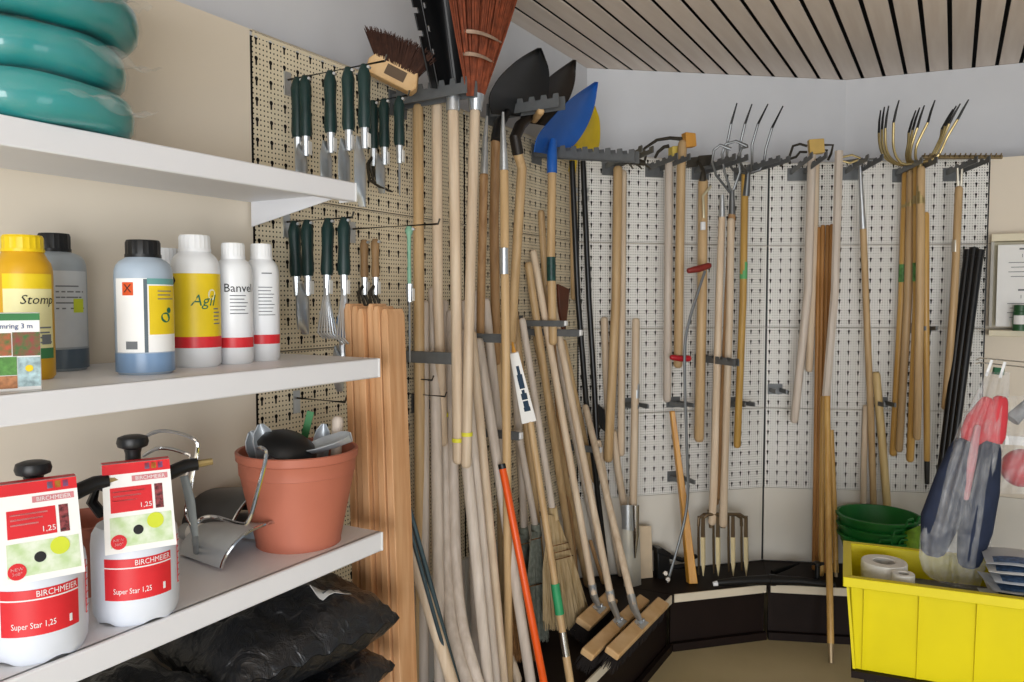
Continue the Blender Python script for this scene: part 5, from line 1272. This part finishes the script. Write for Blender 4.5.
# second hanging bag at the right edge
r = thing('clear_bag', 'second clear bag with a red ball-shaped bundle, cut by the right edge', 'bag', atY(1024, 492, 2.62))
MB().ball(atY(1022, 468, 2.62), .068, 20, 14, (1, .8, .95)).build('red_bundle', mat('red_cloth2', '#d62f3c', .45, var=.08), r)
MB().sheet(lambda u, v: atY(996 + 60 * u + 6 * math.sin(v * 4), 396 + 98 * v, 2.60 - .08 * math.sin(math.pi * u) ** .6 + .006 * math.sin(u * 25 + v * 9)), 20, 16, .0005).build('front_film', FILM2, r, sharp=85)
MB().slab([atY(x, y, 2.57) for x, y in ((1004, 435), (1040, 438), (1040, 446), (1003, 444))], (0, -1, 0), .01).build('white_band', PAPER, r)
MB().tube([atY(1012, 420, 2.6), atY(1030, 402, 2.6), atY(1040, 372, 2.52)], [.024, .018, .005], 10).build('grey_fold', mat('grey_cloth', '#8f9296', .7), r)

# ------------------------------------------------------------------ green tubs behind the crate
GTUB = mat('green_plastic', '#1f7a34', .4, var=.05)
gp = PL['R'].pt(.0, 0, 0); gc = at(878, 514, 'R', .235); gz = gc.z
for i in range(3):
    z0 = BASE + .001 + .045 * i; R1 = .166 + .003 * i; H = (gz - BASE) - .09 - .001
    r = thing('green_tub', ['green plastic tub at the bottom of the nested stack', 'green plastic tub in the middle of the nested stack', 'green plastic tub on top of the nested stack behind the yellow crate'][i], 'tub', Vector((gc.x, gc.y, z0)), .3 * i, 'nested green tubs')
    prof = [(R1 * .66, 0), (R1 * .92, H - .05), (R1 * .95, H - .04), (R1 * .97, H - .012), (R1 * 1.05, H - .01), (R1 * 1.06, H), (R1 * .98, H + .001), (R1 * .9, H - .05), (R1 * .63, .006), (.001, .006)]
    MB().lathe(prof, 40, cap=True).build('bowl', GTUB, r, local=True)
    for s_ in (-1, 1):
        MB().tube([(s_ * .045 - .03, -R1 * 1.0, H - .003), (s_ * .045 - .022, -R1 * 1.02, H + .022), (s_ * .045 + .022, -R1 * 1.02, H + .022), (s_ * .045 + .03, -R1 * 1.0, H - .003)], .005, 8).build('lug', GTUB, r, local=True)
r = thing('seedling_bag', 'small bright green packet behind the crate rim', 'packet', at(916, 545, 'R', .32))
MB().sheet(lambda u, v: at(904 + 20 * u, 524 + 34 * v + 8 * (1 - u) * (1 - v), 'R', .38 + .03 * math.sin(math.pi * u)), 8, 6, .002).build('packet_front', mat('bright_green', '#8fc23c', .5, var=.2, scale=30), r)

# ------------------------------------------------------------------ yellow crate on a stand
YC = mat('yellow_crate_plastic', '#e6d600', .38, var=.03, scale=6)
rimz = onz(843, 577, .70).z
cl = atY(843, 577, 2.38); zr = cl.z
CA = 113; cx, cy = hd(CA), hd(CA - 90)
W_, D_, H_ = .74, .40, .30
zc0 = zr - H_
crate = thing('yellow_crate', 'bright yellow plastic stacking crate at the lower right', 'crate', Vector((cl.x, cl.y, zc0)), math.radians(90 - CA))
# local: x along front, y to the back
def frame(x0, y0, x1, y1, X0, Y0, X1, Y1, z0, z1):
    """tapered open wall ring between outer and inner rectangles"""
    pass
tp = .022
ow = MB()
def ring(pts_lo, pts_hi): 
    b_ = len(ow.v); ow.v += [Vector(q) for q in pts_lo + pts_hi]
    for k in range(4): ow.f.append([b_ + k, b_ + (k + 1) % 4, b_ + 4 + (k + 1) % 4, b_ + 4 + k])
def rect(x0, y0, x1, y1, z): return [(x0, y0, z), (x1, y0, z), (x1, y1, z), (x0, y1, z)]
# walls as four thick plates
wt = .006
for (a_, b_, nrm) in (((0, 0), (W_, 0), (0, 1, 0)), ((W_, 0), (W_, D_), (-1, 0, 0)), ((W_, D_), (0, D_), (0, -1, 0)), ((0, D_), (0, 0), (1, 0, 0))):
    A3, B3 = Vector((a_[0], a_[1], 0)), Vector((b_[0], b_[1], 0)); N3 = Vector(nrm); T3 = (B3 - A3).normalized()
    hi0, hi1 = A3 + N3 * .018 + T3 * .018 + Vector((0, 0, H_ - .002)), B3 + N3 * .018 - T3 * .018 + Vector((0, 0, H_ - .002))
    lo0, lo1 = A3 + N3 * (.018 + tp) + T3 * (.018 + tp), B3 + N3 * (.018 + tp) - T3 * (.018 + tp)
    MB().slab([lo0, lo1, hi1, hi0], N3, wt).build('side_wall', YC, crate, local=True, bevel=.002)
    rm = MB().slab([A3 + Vector((0, 0, H_ - .03)), B3 + Vector((0, 0, H_ - .03)), B3 + Vector((0, 0, H_)), A3 + Vector((0, 0, H_))], N3, .004).build('rim_skirt', YC, crate, local=True, bevel=.002)
    MB().slab([A3 + Vector((0, 0, H_ - .004)), B3 + Vector((0, 0, H_ - .004)), B3 + N3 * .026 - T3 * .02 + Vector((0, 0, H_ - .004)), A3 + N3 * .026 + T3 * .02 + Vector((0, 0, H_ - .004))], (0, 0, 1), .0045).build('rim', YC, crate, local=True, bevel=.0015)
    L3 = (B3 - A3).length; nr = 5 if L3 > .5 else 3
    for k in range(nr):
        f_ = .09 + (.82) * k / (nr - 1); wv_ = .0065
        p_hi = A3 + T3 * (L3 * f_) + N3 * .010 + Vector((0, 0, H_ - .03)); p_lo = A3 + T3 * (L3 * f_) + N3 * (.012 + tp) + Vector((0, 0, .002))
        MB().slab([p_lo - T3 * wv_, p_lo + T3 * wv_, p_hi + T3 * wv_, p_hi - T3 * wv_], N3, .008).build('rib', YC, crate, local=True)
MB().slab([(.04, .04, 0), (W_ - .04, .04, 0), (W_ - .04, D_ - .04, 0), (.04, D_ - .04, 0)], (0, 0, 1), .005).build('bottom', YC, crate, local=True)
ns = thing('crate_stand', 'dark low metal stand under the yellow crate', 'stand', Vector((cl.x, cl.y, 0)), math.radians(90 - CA))
MB().box((W_ / 2, D_ / 2, zc0 - .012), (W_ - .06, D_ - .04, .022)).build('top_board', PLAT, ns, local=True)
for x in (.09, W_ - .09):
    for y in (.06, D_ - .06): MB().box((x, y, (zc0 - .023) / 2), (.025, .025, zc0 - .023)).build('leg', BLKP, ns, local=True)

CM = Matrix.Translation(crate.location) @ Matrix.Rotation(math.radians(90 - CA), 4, 'Z')
def C_(x, y, z): return CM @ Vector((x, y, z))
# stacked boxes as filling so that things rest high in the crate
tag(MB().box(C_(.37, .2, .11), (.62, .29, .208), Matrix.Rotation(math.radians(90 - CA), 3, 'Z')).build('grey_carton', mat('grey_card', '#6d6f72', .7)), 'grey carton inside the yellow crate under the rolls', 'box')
TAPE = mat('white_roll', '#e9e8e2', .5, var=.03)
def roll(label, x, y, R, h):
    q = C_(x, y, .215); r = thing('white_roll', label, 'roll', q, 0, 'white rolls in the crate')
    MB().lathe([(R * .5, 0), (R * .97, 0), (R, .004), (R, h - .004), (R * .97, h), (R * .52, h), (R * .48, h - .004), (R * .48, .004), (R * .5, 0)], 32, cap=False).build('winding', TAPE, r, local=True)
    MB().lathe([(R * .475, .002), (R * .475, h - .002), (R * .42, h - .002), (R * .42, .002), (R * .475, .002)], 24, cap=False).build('core', mat('grey_core', '#bdbbb4', .6), r, local=True)
roll('larger white roll in the left corner of the yellow crate', .125, .215, .07, .085); roll('smaller white roll in front of the larger one in the crate', .175, .112, .033, .085)
# packets stacked at the right in the crate
rd = random.Random(21)
PK = [mat('packet_blue', '#d8dfe8', .4), mat('packet_white', '#ecebe8', .4), mat('packet_grey', '#c2c8cf', .4)]
plabs = ['white packet at the bottom of the stack in the crate', 'pale blue packet second from the bottom of the crate stack', 'white packet with blue stripe in the middle of the crate stack', 'pale grey packet fourth in the crate stack', 'white packet fifth in the crate stack, corner lifted', 'pale packet with dark blue print on top of the crate stack']
for i, lab in enumerate(plabs):
    q = C_(.545 + .012 * rd.uniform(-1, 1), .2, .215 + .027 * i); r = thing('paper_packet', lab, 'packet', q, math.radians(90 - CA) + rd.uniform(-.18, .18), 'packets stacked in the crate')
    def pf(u, v, sg): e = (max(0, 1 - abs(2 * u - 1) ** 3) * max(0, 1 - abs(2 * v - 1) ** 3)) ** .6; return Vector(((u - .5) * .26, (v - .5) * .18, .0125 + sg * .0115 * e + .002 * math.sin(u * 9 + i)))
    b_ = MB()
    for sg in (1, -1): b_.sheet(lambda u, v: pf(u, v, sg), 12, 8, .0008)
    b_.build('wrapper', PK[i % 3], r, local=True, sharp=80)
    MB().sheet(lambda u, v: pf(.08 + .5 * u, .04 + .25 * v, 1) + Vector((0, 0, .0014)), 6, 4, .0004).build('printed_panel', mat('packet_print', '#4d6c94', .5, var=.3, scale=80), r, local=True)
r = thing('green_film_bag', 'crumpled green and grey film behind the packet stack', 'bag', C_(.60, .315, .215), math.radians(90 - CA))
MB().sheet(lambda u, v: Vector((.10 + (u - .5) * .2, .06 * v, .0 + .16 * v + .02 * math.sin(u * 11) * v + .012 * math.sin(u * 23 + v * 6) * v)), 20, 8, .003).build('film', mat('green_film', '#5d8f45', .35, var=.2, scale=9), r, local=True)
tag(MB().slab([C_(.22, .03, .222), C_(.57, .03, .222), C_(.57, .12, .226), C_(.24, .12, .226)], (0, 0, 1), .004).build('loose_sheet', PAPER), 'loose white sheet lying just inside the crate front', 'paper')
